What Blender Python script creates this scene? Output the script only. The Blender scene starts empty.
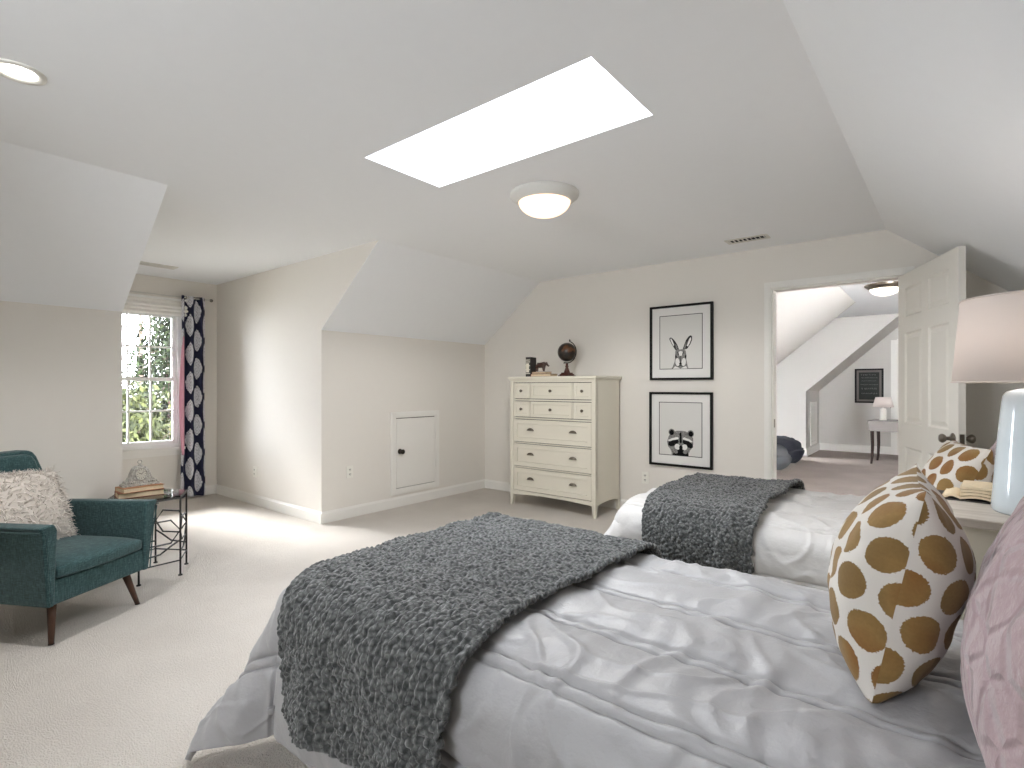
SKY, SUN, LAMP, EXPO = 34.0, 15.0, 11.0, 0.92
import bpy, bmesh, math, random
import numpy as np
from mathutils import Vector, Matrix, noise
random.seed(7)
rng = np.random.default_rng(7)
PI = math.pi
SC = bpy.context.scene
COL = SC.collection

# ------------------------------------------------------------------ colours and materials
def lin(c):
    c /= 255.0
    return c / 12.92 if c <= 0.04045 else ((c + 0.055) / 1.055) ** 2.4
def rgb(r, g, b): return (lin(r), lin(g), lin(b), 1.0)

class NT:
    def __init__(s, name):
        s.m = bpy.data.materials.new(name); s.m.use_nodes = True
        s.t = s.m.node_tree; s.b = s.t.nodes['Principled BSDF']; s.out = s.t.nodes['Material Output']
    def n(s, typ, **kw):
        nd = s.t.nodes.new(typ)
        for k, v in kw.items(): setattr(nd, k, v)
        return nd
    def l(s, a, b): s.t.links.new(a, b)
    def math(s, op, a, b=None, c=None):
        nd = s.n('ShaderNodeMath', operation=op)
        for i, v in enumerate((a, b, c)):
            if v is None: continue
            if isinstance(v, (int, float)): nd.inputs[i].default_value = v
            else: s.l(v, nd.inputs[i])
        return nd.outputs[0]
    def mix(s, f, a, b):
        nd = s.n('ShaderNodeMix', data_type='RGBA')
        if isinstance(f, (int, float)): nd.inputs[0].default_value = f
        else: s.l(f, nd.inputs[0])
        for i, v in ((6, a), (7, b)):
            if isinstance(v, tuple): nd.inputs[i].default_value = v
            else: s.l(v, nd.inputs[i])
        return nd.outputs[2]
    def ramp(s, f, stops):
        nd = s.n('ShaderNodeValToRGB'); cr = nd.color_ramp
        while len(cr.elements) < len(stops): cr.elements.new(0.5)
        for e, (p, c) in zip(cr.elements, stops): e.position = p; e.color = c
        s.l(f, nd.inputs[0]); return nd.outputs[0]
    def noise(s, scale, detail=3, vec=None, rough=0.5):
        nd = s.n('ShaderNodeTexNoise'); nd.inputs['Scale'].default_value = scale
        nd.inputs['Detail'].default_value = detail; nd.inputs['Roughness'].default_value = rough
        if vec is not None: s.l(vec, nd.inputs['Vector'])
        return nd.outputs[0]
    def coord(s, which='Object'):
        return s.n('ShaderNodeTexCoord').outputs[which]
    def bump(s, h, strength, dist=0.01):
        nd = s.n('ShaderNodeBump'); nd.inputs['Strength'].default_value = strength
        nd.inputs['Distance'].default_value = dist
        s.l(h, nd.inputs['Height']); s.l(nd.outputs[0], s.b.inputs['Normal'])
    def base(s, c):
        if isinstance(c, tuple): s.b.inputs['Base Color'].default_value = c
        else: s.l(c, s.b.inputs['Base Color'])
    def set(s, **kw):
        names = dict(rough='Roughness', metal='Metallic', spec='Specular IOR Level', sheen='Sheen Weight',
                     trans='Transmission Weight', ior='IOR', coat='Coat Weight', estr='Emission Strength', sheenr='Sheen Roughness')
        for k, v in kw.items(): s.b.inputs[names[k]].default_value = v
        return s

def plain(name, c, rough=0.6, metal=0.0, spec=0.5, var=0.04, vscale=18, bump=0.0, bscale=200, **kw):
    """a plain material with slight procedural variation of its colour and an optional fine bump"""
    t = NT(name); t.set(rough=rough, metal=metal, spec=spec, **kw)
    co = t.coord()
    n = t.noise(vscale, 3, co)
    d = tuple(max(0, x * (1 - var)) for x in c[:3]) + (1,)
    e = tuple(min(1, x * (1 + var)) for x in c[:3]) + (1,)
    t.base(t.mix(n, d, e))
    if bump: t.bump(t.noise(bscale, 2, co), bump, 0.002)
    return t.m

def emit(name, c, strength, rough=0.4):
    t = NT(name); t.set(rough=rough); t.base(c)
    t.b.inputs['Emission Color'].default_value = c; t.b.inputs['Emission Strength'].default_value = strength
    return t.m

M = {}
M['ceiling'] = plain('ceiling_paint', rgb(240, 242, 244), 0.85, var=0.01, spec=0.2)
M['wall'] = plain('wall_paint', rgb(227, 223, 216), 0.8, var=0.01, spec=0.25)
M['trim'] = plain('trim_paint', rgb(233, 231, 226), 0.45, var=0.01)
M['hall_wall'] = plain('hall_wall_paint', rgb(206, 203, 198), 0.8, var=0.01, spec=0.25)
M['door'] = plain('door_paint', rgb(228, 225, 217), 0.4, var=0.01)
M['cream'] = plain('cream_lacquer', rgb(222, 217, 202), 0.42, var=0.015)
M['gap_shade'] = plain('drawer_gap', rgb(70, 66, 58), 0.8)  # dark tone that stands for shade inside gaps
M['nickel'] = plain('aged_nickel', rgb(120, 112, 102), 0.32, metal=1.0)
M['chrome'] = plain('satin_chrome', rgb(150, 146, 140), 0.22, metal=1.0)
M['black_metal'] = plain('black_iron', rgb(52, 50, 48), 0.45, metal=0.6)
M['dark_bronze'] = plain('dark_bronze', rgb(58, 52, 46), 0.35, metal=0.8)
M['white_metal'] = plain('white_metal', rgb(206, 204, 198), .4, metal=.3)
M['black_wood'] = plain('black_frame', rgb(16, 15, 15), 0.5, spec=.2)
M['white_plastic'] = plain('white_plastic', rgb(232, 230, 222), 0.4, var=0.01)
M['slot'] = plain('outlet_slot', rgb(60, 58, 54), 0.6)
M['vinyl'] = plain('window_vinyl', rgb(240, 240, 238), 0.4, var=0.01)
M['paper'] = plain('book_pages', rgb(222, 204, 172), 0.85, var=0.12, vscale=90)
M['book_brown'] = plain('book_cover_brown', rgb(120, 74, 52), 0.6, var=0.15)
M['book_tan'] = plain('book_cover_tan', rgb(176, 128, 92), 0.7, var=0.12)
M['book_dark'] = plain('book_cover_dark', rgb(40, 36, 34), 0.5)
M['book_red'] = plain('book_cover_red', rgb(112, 40, 34), 0.55)
M['bronze'] = plain('figurine_brown', rgb(62, 38, 28), 0.4, spec=0.6, var=0.2, vscale=60)
M['wood_dark'] = plain('dark_walnut', rgb(78, 50, 34), 0.4, var=0.25, vscale=30)
M['espresso'] = plain('espresso_wood', rgb(52, 36, 30), 0.4, var=0.15)
M['grey_wood'] = plain('grey_desk_top', rgb(140, 134, 130), 0.5, var=0.05)
M['globe_wood'] = plain('globe_base_wood', rgb(78, 40, 30), 0.35, var=0.15)
M['brass'] = plain('aged_brass', rgb(120, 96, 56), 0.35, metal=1.0)
M['white_ceramic'] = plain('white_ceramic', rgb(230, 226, 218), 0.25)
M['mat_board'] = plain('mat_board', rgb(226, 225, 222), 0.8, var=0.01)
M['print_paper'] = plain('print_paper', rgb(214, 213, 209), 0.75, var=0.015, vscale=6)
M['ink_line'] = plain('ink_line', rgb(36, 36, 36), 0.7)
M['mattress'] = plain('mattress_ticking', rgb(225, 224, 222), 0.9, bump=0.2)
M['skirt'] = plain('bed_skirt_cotton', rgb(226, 225, 224), 0.9, bump=0.15)
M['headboard'] = plain('headboard_linen', rgb(190, 184, 176), 0.9, bump=0.3)
M['shade_fabric'] = plain('roman_shade_fabric', rgb(242, 240, 235), 0.9, bump=0.15)
M['register'] = plain('register_white', rgb(214, 212, 204), 0.45)
M['register_dark'] = plain('register_duct', rgb(30, 30, 30), 0.9)
M['soil'] = plain('lawn', rgb(160, 156, 146), 0.95, var=0.3, vscale=2)
M['bark'] = plain('bark', rgb(74, 62, 52), 0.95, var=0.3)

def mk_carpet(name, c1, c2, ribs=False):
    t = NT(name); t.set(rough=0.95, spec=0.1, sheen=0.2, sheenr=0.6)
    co = t.coord()
    big = t.noise(2.2, 4, co); fine = t.noise(150, 4, co, 0.7)
    v = t.n('ShaderNodeTexVoronoi'); v.inputs['Scale'].default_value = 190; t.l(co, v.inputs['Vector'])
    f = t.math('MULTIPLY_ADD', big, 0.35, t.math('MULTIPLY', fine, 0.65))
    t.base(t.ramp(f, [(0.32, c1), (0.66, c2)]))
    h = t.math('ADD', t.math('MULTIPLY', fine, 0.8), v.outputs['Distance'])
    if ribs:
        w = t.n('ShaderNodeTexWave', wave_type='BANDS', bands_direction='Y')
        w.inputs['Scale'].default_value = 9; w.inputs['Distortion'].default_value = 1.2; t.l(co, w.inputs['Vector'])
        h = t.math('ADD', h, w.outputs['Fac'])
    t.bump(h, 0.9, 0.012)
    return t.m
M['carpet'] = mk_carpet('cut_pile_carpet', rgb(209, 200, 190), rgb(237, 230, 221))
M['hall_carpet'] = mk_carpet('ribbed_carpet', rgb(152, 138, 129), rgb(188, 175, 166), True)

def mk_glass(name, tint=(0.97, 0.98, 0.98, 1), gloss=0.08):
    t = NT(name)
    tr = t.n('ShaderNodeBsdfTransparent'); tr.inputs[0].default_value = tint
    gl = t.n('ShaderNodeBsdfGlossy'); gl.inputs['Roughness'].default_value = 0.02
    fr = t.n('ShaderNodeFresnel'); fr.inputs[0].default_value = 1.45
    mx = t.n('ShaderNodeMixShader')
    t.l(fr.outputs[0], mx.inputs[0]); t.l(tr.outputs[0], mx.inputs[1]); t.l(gl.outputs[0], mx.inputs[2])
    t.l(mx.outputs[0], t.out.inputs[0])
    return t.m
M['glass'] = mk_glass('clear_pane')
M['dimmed_glass'] = mk_glass('dimmed_pane', (0.74, 0.75, 0.76, 1))  # no screen: tint added to dim the daylight and the trees outside
M['hall_glass'] = mk_glass('tinted_pane', (0.60, 0.61, 0.62, 1))  # tint added to hold down the hall's daylight
M['table_glass'] = mk_glass('table_glass', (0.94, 0.97, 0.96, 1))

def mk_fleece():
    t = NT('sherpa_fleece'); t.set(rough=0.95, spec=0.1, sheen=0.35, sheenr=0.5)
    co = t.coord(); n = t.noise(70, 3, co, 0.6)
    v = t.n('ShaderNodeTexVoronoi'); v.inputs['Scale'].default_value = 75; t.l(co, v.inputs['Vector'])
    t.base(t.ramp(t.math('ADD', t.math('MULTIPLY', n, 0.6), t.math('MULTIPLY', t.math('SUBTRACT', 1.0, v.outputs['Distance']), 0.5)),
                  [(0.42, rgb(58, 60, 60)), (0.78, rgb(112, 114, 113))]))  # shade put into the colour: dark crevices, lighter nubs
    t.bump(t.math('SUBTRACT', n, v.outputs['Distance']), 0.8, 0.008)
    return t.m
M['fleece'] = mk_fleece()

def mk_satin(name, c1, c2):
    t = NT(name); t.set(rough=0.43, spec=0.42, sheen=0.15)
    co = t.coord()
    t.base(t.mix(t.noise(6, 3, co), c1, c2))
    t.bump(t.noise(26, 4, co, 0.6), 0.22, 0.02)
    return t.m
M['satin'] = mk_satin('silver_satin', rgb(152, 151, 152), rgb(162, 161, 162))
M['white_satin'] = mk_satin('white_satin', rgb(196, 194, 192), rgb(206, 204, 202))

def mk_teal():
    t = NT('teal_tweed'); t.set(rough=0.9, spec=0.15, sheen=0.2)
    co = t.coord()
    mp = t.n('ShaderNodeMapping'); mp.inputs['Scale'].default_value = (260, 260, 30); t.l(co, mp.inputs[0])
    mp2 = t.n('ShaderNodeMapping'); mp2.inputs['Scale'].default_value = (40, 40, 300); t.l(co, mp2.inputs[0])
    a = t.noise(1, 2, mp.outputs[0]); b = t.noise(1, 2, mp2.outputs[0])
    f = t.math('ADD', t.math('MULTIPLY', a, 0.5), t.math('MULTIPLY', b, 0.5))
    t.base(t.ramp(f, [(0.33, rgb(34, 54, 56)), (0.5, rgb(49, 75, 77)), (0.68, rgb(78, 104, 104))]))
    t.bump(f, 0.3, 0.003)
    return t.m
M['teal'] = mk_teal()

def mk_dots():
    t = NT('polka_dot_cotton'); t.set(rough=0.8, spec=0.2, sheen=0.1)
    uv = t.coord('UV'); sp = t.n('ShaderNodeSeparateXYZ'); t.l(uv, sp.inputs[0])
    jag = t.math('MULTIPLY', t.math('SUBTRACT', t.noise(260, 1, uv), 0.5), 0.009)
    def lattice(ox, oy):
        fx = t.math('MULTIPLY', t.math('SUBTRACT', t.math('FRACT', t.math('ADD', t.math('MULTIPLY', sp.outputs[0], 10.4), ox)), 0.5), 0.0962)
        fy = t.math('MULTIPLY', t.math('SUBTRACT', t.math('FRACT', t.math('ADD', t.math('MULTIPLY', sp.outputs[1], 6.2), oy)), 0.5), 0.1613)
        return t.math('SQRT', t.math('ADD', t.math('MULTIPLY', fx, fx), t.math('MULTIPLY', fy, fy)))
    d = t.math('MINIMUM', lattice(0.1, 0.2), lattice(0.6, 0.7))
    d = t.math('ADD', d, jag)
    mask = t.math('LESS_THAN', d, 0.0372)
    dot = t.ramp(t.noise(5, 3, uv), [(0.35, rgb(122, 98, 60)), (0.5, rgb(142, 113, 68)), (0.66, rgb(130, 86, 44))])
    fine = t.noise(160, 2, uv)
    dot = t.mix(t.math('MULTIPLY', fine, 0.45), dot, rgb(96, 74, 40))
    t.base(t.mix(mask, rgb(202, 197, 190), dot))
    t.bump(fine, 0.15, 0.002)
    return t.m
M['dots'] = mk_dots()

def mk_quilt():
    t = NT('pink_quilted_cotton'); t.set(rough=0.85, spec=0.15, sheen=0.25)
    uv = t.coord('UV')
    v = t.n('ShaderNodeTexVoronoi', feature='DISTANCE_TO_EDGE'); v.inputs['Scale'].default_value = 13; t.l(uv, v.inputs['Vector'])
    v2 = t.n('ShaderNodeTexVoronoi', feature='DISTANCE_TO_EDGE'); v2.inputs['Scale'].default_value = 36; t.l(uv, v2.inputs['Vector'])
    sm = t.n('ShaderNodeMapRange', interpolation_type='SMOOTHSTEP'); sm.inputs['From Max'].default_value = 0.16; t.l(v.outputs[0], sm.inputs[0])
    h = t.math('MULTIPLY', t.math('ADD', sm.outputs[0], t.math('MULTIPLY', t.noise(40, 3, uv), 1.1)), 0.13)
    t.base(t.mix(t.noise(7, 3, uv), rgb(160, 139, 141), rgb(176, 156, 158)))
    t.bump(t.math('ADD', h, t.math('MULTIPLY', t.noise(60, 3, uv), 0.03)), 1.0, 0.06)
    return t.m
M['quilt'] = mk_quilt()

def mk_curtain():
    t = NT('navy_damask'); t.set(rough=0.8, spec=0.2)
    uv = t.coord('UV'); sp = t.n('ShaderNodeSeparateXYZ'); t.l(uv, sp.inputs[0])
    lace = t.noise(55, 3, uv, 0.7)
    v = t.n('ShaderNodeTexVoronoi'); v.inputs['Scale'].default_value = 46; t.l(uv, v.inputs['Vector'])
    def med(ox, oy):
        fx = t.math('ABSOLUTE', t.math('SUBTRACT', t.math('FRACT', t.math('ADD', t.math('MULTIPLY_ADD', sp.outputs[0], 2.0, 0.25), ox)), 0.5))
        fy = t.math('ABSOLUTE', t.math('SUBTRACT', t.math('FRACT', t.math('ADD', t.math('MULTIPLY', sp.outputs[1], 3.14), oy)), 0.5))
        a = t.math('ADD', t.math('MULTIPLY', fx, 1.9), t.math('MULTIPLY', fy, 1.0))
        b = t.math('MULTIPLY', t.math('POWER', t.math('ADD', t.math('POWER', t.math('MULTIPLY', fx, 1.9), 2.0), t.math('POWER', fy, 2.0)), 0.5), 1.0)
        return t.math('ADD', t.math('MULTIPLY', a, 0.5), t.math('MULTIPLY', b, 0.5))
    d = t.math('MINIMUM', med(0.0, 0.0), med(0.5, 0.5))
    d2 = t.math('ADD', d, t.math('MULTIPLY', t.math('SUBTRACT', v.outputs['Distance'], 0.4), 0.10))
    inside = t.math('LESS_THAN', d2, 0.41)
    holes = t.math('GREATER_THAN', t.math('ADD', t.math('SINE', t.math('MULTIPLY', d, 62.0)), t.math('MULTIPLY', t.math('SUBTRACT', lace, 0.5), 7.0)), 0.75)
    mask = t.math('MULTIPLY', inside, t.math('SUBTRACT', 1.0, t.math('MULTIPLY', holes, 0.6)))
    t.base(t.mix(mask, rgb(42, 44, 66), rgb(232, 231, 236)))
    return t.m
M['curtain'] = mk_curtain()
M['pink_lining'] = plain('pink_lining', rgb(222, 164, 182), 0.8, var=0.06)

def mk_globe():
    t = NT('antique_globe'); t.set(rough=0.35)
    co = t.coord(); n = t.noise(9, 5, co, 0.6)
    t.base(t.ramp(n, [(0.44, rgb(26, 22, 20)), (0.53, rgb(46, 36, 26)), (0.60, rgb(104, 64, 36)), (0.70, rgb(66, 56, 38))]))
    return t.m
M['globe'] = mk_globe()

def mk_stone():
    t = NT('weathered_grey_clock'); t.set(rough=0.8)
    co = t.coord(); n = t.noise(60, 5, co, 0.7)
    t.base(t.ramp(n, [(0.35, rgb(140, 138, 132)), (0.6, rgb(194, 191, 183))]))
    v = t.n('ShaderNodeTexVoronoi'); v.inputs['Scale'].default_value = 70; t.l(co, v.inputs['Vector'])
    t.bump(v.outputs['Distance'], 0.7, 0.006)
    return t.m
M['stone'] = mk_stone()

def mk_whitewash():
    t = NT('whitewashed_wood'); t.set(rough=0.45)
    co = t.coord()
    mp = t.n('ShaderNodeMapping'); mp.inputs['Scale'].default_value = (4, 60, 60); t.l(co, mp.inputs[0])
    n = t.noise(1, 5, mp.outputs[0], 0.6)
    t.base(t.ramp(n, [(0.3, rgb(168, 158, 146)), (0.6, rgb(200, 192, 182))]))
    return t.m
M['whitewash'] = mk_whitewash()

def mk_shade(name, c, tr):
    t = NT(name); t.set(rough=0.9, spec=0.1); t.base(c)
    co = t.coord(); mp = t.n('ShaderNodeMapping'); mp.inputs['Scale'].default_value = (20, 20, 420); t.l(co, mp.inputs[0])
    n = t.noise(1, 2, mp.outputs[0]); t.bump(n, 0.25, 0.002)
    tl = t.n('ShaderNodeBsdfTranslucent'); tl.inputs[0].default_value = c
    mx = t.n('ShaderNodeMixShader'); mx.inputs[0].default_value = tr
    t.l(t.b.outputs[0], mx.inputs[1]); t.l(tl.outputs[0], mx.inputs[2]); t.l(mx.outputs[0], t.out.inputs[0])
    return t.m
M['lamp_shade'] = mk_shade('lamp_shade_linen', rgb(226, 216, 209), 0.30)
def mk_lampbase():
    t = NT('pale_blue_glazed_glass'); t.set(rough=0.12, spec=0.7, coat=0.6)
    co = t.coord(); n = t.noise(3, 2, co)
    t.base(t.mix(n, rgb(186, 200, 208), rgb(212, 220, 224)))
    return t.m
M['lamp_base'] = mk_lampbase()
M['shag_base'] = plain('ivory_backing', rgb(206, 198, 190), 0.95)
def mk_leaf(name, c1, c2):
    t = NT(name); t.set(rough=0.7, spec=0.2)
    g = t.n('ShaderNodeNewGeometry')
    t.base(t.ramp(g.outputs['Random Per Island'], [(0.0, c1), (1.0, c2)]))
    return t.m
M['shag'] = mk_leaf('ivory_shag', rgb(202, 193, 185), rgb(242, 236, 229))
M['conifer'] = mk_leaf('conifer_needles', rgb(7, 11, 7), rgb(36, 46, 22))
M['yellow_leaf'] = mk_leaf('yellow_green_leaves', rgb(18, 24, 11), rgb(64, 68, 36))
M['navy_fabric'] = plain('navy_beanbag', rgb(28, 31, 42), 0.75, bump=0.2)
M['grey_fabric'] = plain('grey_beanbag', rgb(82, 84, 87), 0.8, bump=0.2)
M['board'] = plain('chalkboard', rgb(38, 42, 40), 0.8, var=0.2)
M['chalk'] = plain('chalk', rgb(150, 154, 150), 0.9)
M['frame_grey'] = plain('grey_mat', rgb(112, 106, 102), 0.8)

# ------------------------------------------------------------------ object helpers
def link(name, me, mat, parent=None, smooth=False, bevel=0.0, autosm=True):
    o = bpy.data.objects.new(name, me); COL.objects.link(o)
    if mat is not None: me.materials.append(M[mat] if isinstance(mat, str) else mat)
    if smooth:
        me.polygons.foreach_set('use_smooth', [True] * len(me.polygons))
    if bevel:
        md = o.modifiers.new('bevel', 'BEVEL'); md.width = bevel; md.segments = 2; md.limit_method = 'ANGLE'; md.angle_limit = 0.6
    if parent is not None: o.parent = parent
    return o
def mesh(name, verts, faces, mat, parent=None, smooth=False, uv=None, bevel=0.0):
    me = bpy.data.meshes.new(name); me.from_pydata([tuple(v) for v in verts], [], faces)
    if uv is not None:
        ly = me.uv_layers.new(name='UVMap')
        li = np.empty(len(me.loops), dtype=np.int32); me.loops.foreach_get('vertex_index', li)
        ly.data.foreach_set('uv', np.asarray(uv, dtype=np.float32)[li].ravel())
    me.update()
    return link(name, me, mat, parent, smooth, bevel)
def bm_obj(name, bm, mat, parent=None, smooth=False, bevel=0.0):
    bmesh.ops.recalc_face_normals(bm, faces=bm.faces)
    me = bpy.data.meshes.new(name); bm.to_mesh(me); bm.free()
    return link(name, me, mat, parent, smooth, bevel)
def tag(o, label=None, cat=None, group=None, kind=None):
    if label: o['label'] = label
    if cat: o['category'] = cat
    if group: o['group'] = group
    if kind: o['kind'] = kind
    return o
def thing(name, label, cat, loc=(0, 0, 0), rz=0.0, group=None):
    o = bpy.data.objects.new(name, None); COL.objects.link(o)
    o.empty_display_size = 0.05
    o.location = loc; o.rotation_euler = (0, 0, rz)
    return tag(o, label, cat, group)
def dup(root, loc=None, rz=None, label=None):
    r = root.copy(); COL.objects.link(r)
    if loc is not None: r.location = loc
    if rz is not None: r.rotation_euler = (0, 0, rz)
    if label: r['label'] = label
    for ch in list(root.children):
        c = ch.copy(); COL.objects.link(c); c.parent = r
        for g in list(ch.children):
            d = g.copy(); COL.objects.link(d); d.parent = c
    return r

def bx(bm, x0, x1, y0, y1, z0, z1, mtx=None):
    vs = [bm.verts.new((x, y, z)) for z in (z0, z1) for y in (y0, y1) for x in (x0, x1)]
    for f in ((0, 2, 3, 1), (4, 5, 7, 6), (0, 1, 5, 4), (2, 6, 7, 3), (0, 4, 6, 2), (1, 3, 7, 5)):
        bm.faces.new([vs[i] for i in f])
    if mtx is not None: bmesh.ops.transform(bm, matrix=mtx, verts=vs)
    return vs
def prism(bm, pts, off):
    """closed polygon pts (3D) extruded by the vector off"""
    off = Vector(off)
    a = [bm.verts.new(Vector(p)) for p in pts]; b = [bm.verts.new(Vector(p) + off) for p in pts]
    n = len(a)
    bm.faces.new(a); bm.faces.new(b[::-1])
    for i in range(n): bm.faces.new((a[i], a[(i + 1) % n], b[(i + 1) % n], b[i]))
def lathe(bm, prof, seg=32, c=(0, 0, 0), cap=True):
    rings = []
    for r, z in prof:
        if r < 1e-6: rings.append([bm.verts.new((c[0], c[1], c[2] + z))])
        else: rings.append([bm.verts.new((c[0] + r * math.cos(2 * PI * i / seg), c[1] + r * math.sin(2 * PI * i / seg), c[2] + z)) for i in range(seg)])
    for a, b in zip(rings, rings[1:]):
        for i in range(seg):
            j = (i + 1) % seg
            if len(a) == 1 and len(b) == 1: continue
            if len(a) == 1: bm.faces.new((a[0], b[i], b[j]))
            elif len(b) == 1: bm.faces.new((a[i], a[j], b[0]))
            else: bm.faces.new((a[i], a[j], b[j], b[i]))
    if cap:
        for r in (rings[0], rings[-1]):
            if len(r) > 2: bm.faces.new(r)
def tube(bm, pts, r, seg=8, closed=False, r_end=None):
    pts = [Vector(p) for p in pts]; n = len(pts); rings = []
    for i, p in enumerate(pts):
        if closed: d = (pts[(i + 1) % n] - pts[i - 1])
        else: d = pts[min(i + 1, n - 1)] - pts[max(i - 1, 0)]
        d.normalize()
        up = Vector((0, 0, 1)) if abs(d.z) < 0.9 else Vector((1, 0, 0))
        a = d.cross(up).normalized(); b = d.cross(a).normalized()
        rr = r if r_end is None else r + (r_end - r) * i / (n - 1)
        rings.append([bm.verts.new(p + rr * (math.cos(2 * PI * k / seg) * a + math.sin(2 * PI * k / seg) * b)) for k in range(seg)])
    m = n if closed else n - 1
    for i in range(m):
        A, B = rings[i], rings[(i + 1) % n]
        if closed and i == n - 1:
            s = min(range(seg), key=lambda s: (A[0].co - B[s].co).length); B = B[s:] + B[:s]
            if (A[1].co - B[1].co).length > (A[1].co - B[-1].co).length: B = [B[0]] + B[1:][::-1]
        for k in range(seg):
            bm.faces.new((A[k], A[(k + 1) % seg], B[(k + 1) % seg], B[k]))
    if not closed: bm.faces.new(rings[0][::-1]); bm.faces.new(rings[-1])
def paneled(bm, w, h, th, rects, prof, back=True):
    """slab: x 0..w, z 0..h, front at y=0, back at y=th; rects (x0,x1,z0,z1) get the panel profile [(inset, depth)...]"""
    xs = sorted({0, w} | {r[0] for r in rects} | {r[1] for r in rects})
    zs = sorted({0, h} | {r[2] for r in rects} | {r[3] for r in rects})
    def inside(cx, cz):
        return any(r[0] < cx < r[1] and r[2] < cz < r[3] for r in rects)
    for side in ((0, 1), (th, -1)) if back else ((0, 1),):
        y0, sg = side
        for i in range(len(xs) - 1):
            for j in range(len(zs) - 1):
                if inside((xs[i] + xs[i + 1]) / 2, (zs[j] + zs[j + 1]) / 2): continue
                bm.faces.new([bm.verts.new((x, y0, z)) for x, z in ((xs[i], zs[j]), (xs[i + 1], zs[j]), (xs[i + 1], zs[j + 1]), (xs[i], zs[j + 1]))])
        for r in rects:
            prev = [bm.verts.new((x, y0, z)) for x, z in ((r[0], r[2]), (r[1], r[2]), (r[1], r[3]), (r[0], r[3]))]
            for ins, dep in prof:
                cur = [bm.verts.new((x, y0 + sg * dep, z)) for x, z in ((r[0] + ins, r[2] + ins), (r[1] - ins, r[2] + ins), (r[1] - ins, r[3] - ins), (r[0] + ins, r[3] - ins))]
                for k in range(4): bm.faces.new((prev[k], prev[(k + 1) % 4], cur[(k + 1) % 4], cur[k]))
                prev = cur
            bm.faces.new(prev)
    a = [(0, 0), (w, 0), (w, h), (0, h)]
    for k in range(4):
        (x0, z0), (x1, z1) = a[k], a[(k + 1) % 4]
        bm.faces.new([bm.verts.new(p) for p in ((x0, 0, z0), (x1, 0, z1), (x1, th, z1), (x0, th, z0))])
    if not back:
        bm.faces.new([bm.verts.new(p) for p in ((0, th, 0), (w, th, 0), (w, th, h), (0, th, h))])
    bmesh.ops.remove_doubles(bm, verts=bm.verts, dist=1e-5)
def xform(o, loc=(0, 0, 0), rot=(0, 0, 0)):
    o.location = loc; o.rotation_euler = rot; return o
def grid_faces(nu, nv, wrap=False):
    f = []
    for i in range(nu - 1):
        for j in range(nv - (0 if wrap else 1)):
            k = (j + 1) % nv
            f.append((i * nv + j, i * nv + k, (i + 1) * nv + k, (i + 1) * nv + j))
    return f
def struct(o): o['kind'] = 'structure'; return o
# ------------------------------------------------------------------ room shell (metres; far wall at y = 4.92, camera at the origin)
YF, XK, XS, ZC, ZK = 4.92, -4.39, -3.55, 2.44, 1.765      # far wall, left knee wall, slope top, ceiling, knee height
DY0, DY1, XD = 1.175, 2.69, -6.60                           # dormer sides and its window wall
XR, XRW = -0.33, 0.66                                       # right slope top, right knee wall
YB = -1.80                                                  # wall behind the camera
ZR = ZC - 0.80 * (XRW - XR)
T = 0.09
def rects_minus(x0, x1, z0, z1, holes):
    xs = sorted({x0, x1} | {v for h in holes for v in h[:2]}); zs = sorted({z0, z1} | {v for h in holes for v in h[2:]})
    for i in range(len(xs) - 1):
        for j in range(len(zs) - 1):
            cx, cz = (xs[i] + xs[i + 1]) / 2, (zs[j] + zs[j + 1]) / 2
            if any(h[0] < cx < h[1] and h[2] < cz < h[3] for h in holes): continue
            yield xs[i], xs[i + 1], zs[j], zs[j + 1]
def slab(name, pts, off, mat, parent=None):
    bm = bmesh.new(); prism(bm, pts, off); return struct(bm_obj(name, bm, mat, parent))
def merged(name, bm, mat, parent=None):
    bmesh.ops.remove_doubles(bm, verts=bm.verts, dist=1e-5)
    # drop the hidden faces between neighbouring boxes
    bm.verts.index_update(); seen = {}
    for f in bm.faces:
        seen.setdefault(tuple(sorted(v.index for v in f.verts)), []).append(f)
    bmesh.ops.delete(bm, geom=[f for fs in seen.values() if len(fs) > 1 for f in fs], context='FACES')
    return struct(bm_obj(name, bm, mat, parent))

# floors
bm = bmesh.new(); bx(bm, XD - .2, XRW + .2, YB - .2, YF + .06, -0.12, 0)
struct(bm_obj('floor', bm, 'carpet'))
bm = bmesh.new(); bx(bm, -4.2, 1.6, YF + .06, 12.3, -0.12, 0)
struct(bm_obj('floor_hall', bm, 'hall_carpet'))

# far wall with the door opening
DX0, DX1, DZ = -1.122, -0.195, 2.085
bm = bmesh.new()
for a in rects_minus(XK - .1, XRW + .15, 0, 2.56, [(DX0, DX1, -.001, DZ)] if False else [(DX0, DX1, 0, DZ)]):
    bx(bm, a[0], a[1], YF, YF + .12, a[2], a[3])
bm.verts.index_update(); merged('wall_far', bm, 'wall')
# left knee wall, its two stretches, and the slopes above
slab('wall_left_near', [(XK, YB, 0), (XK, DY0 - .0005, 0), (XK, DY0 - .0005, ZK), (XK, YB, ZK)], (-T, 0, 0), 'wall')
slab('wall_left_far', [(XK, DY1 + .0005, 0), (XK, YF, 0), (XK, YF, ZK), (XK, DY1 + .0005, ZK)], (-T, 0, 0), 'wall')
for nm, y0, y1 in (('ceiling_slope_near', YB, DY0 - .0005), ('ceiling_slope_far', DY1 + .0005, YF)):
    slab(nm, [(XK, y0, ZK), (XK, y1, ZK), (XS, y1, ZC), (XS, y0, ZC)], (-.06, 0, .07), 'ceiling')
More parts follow.
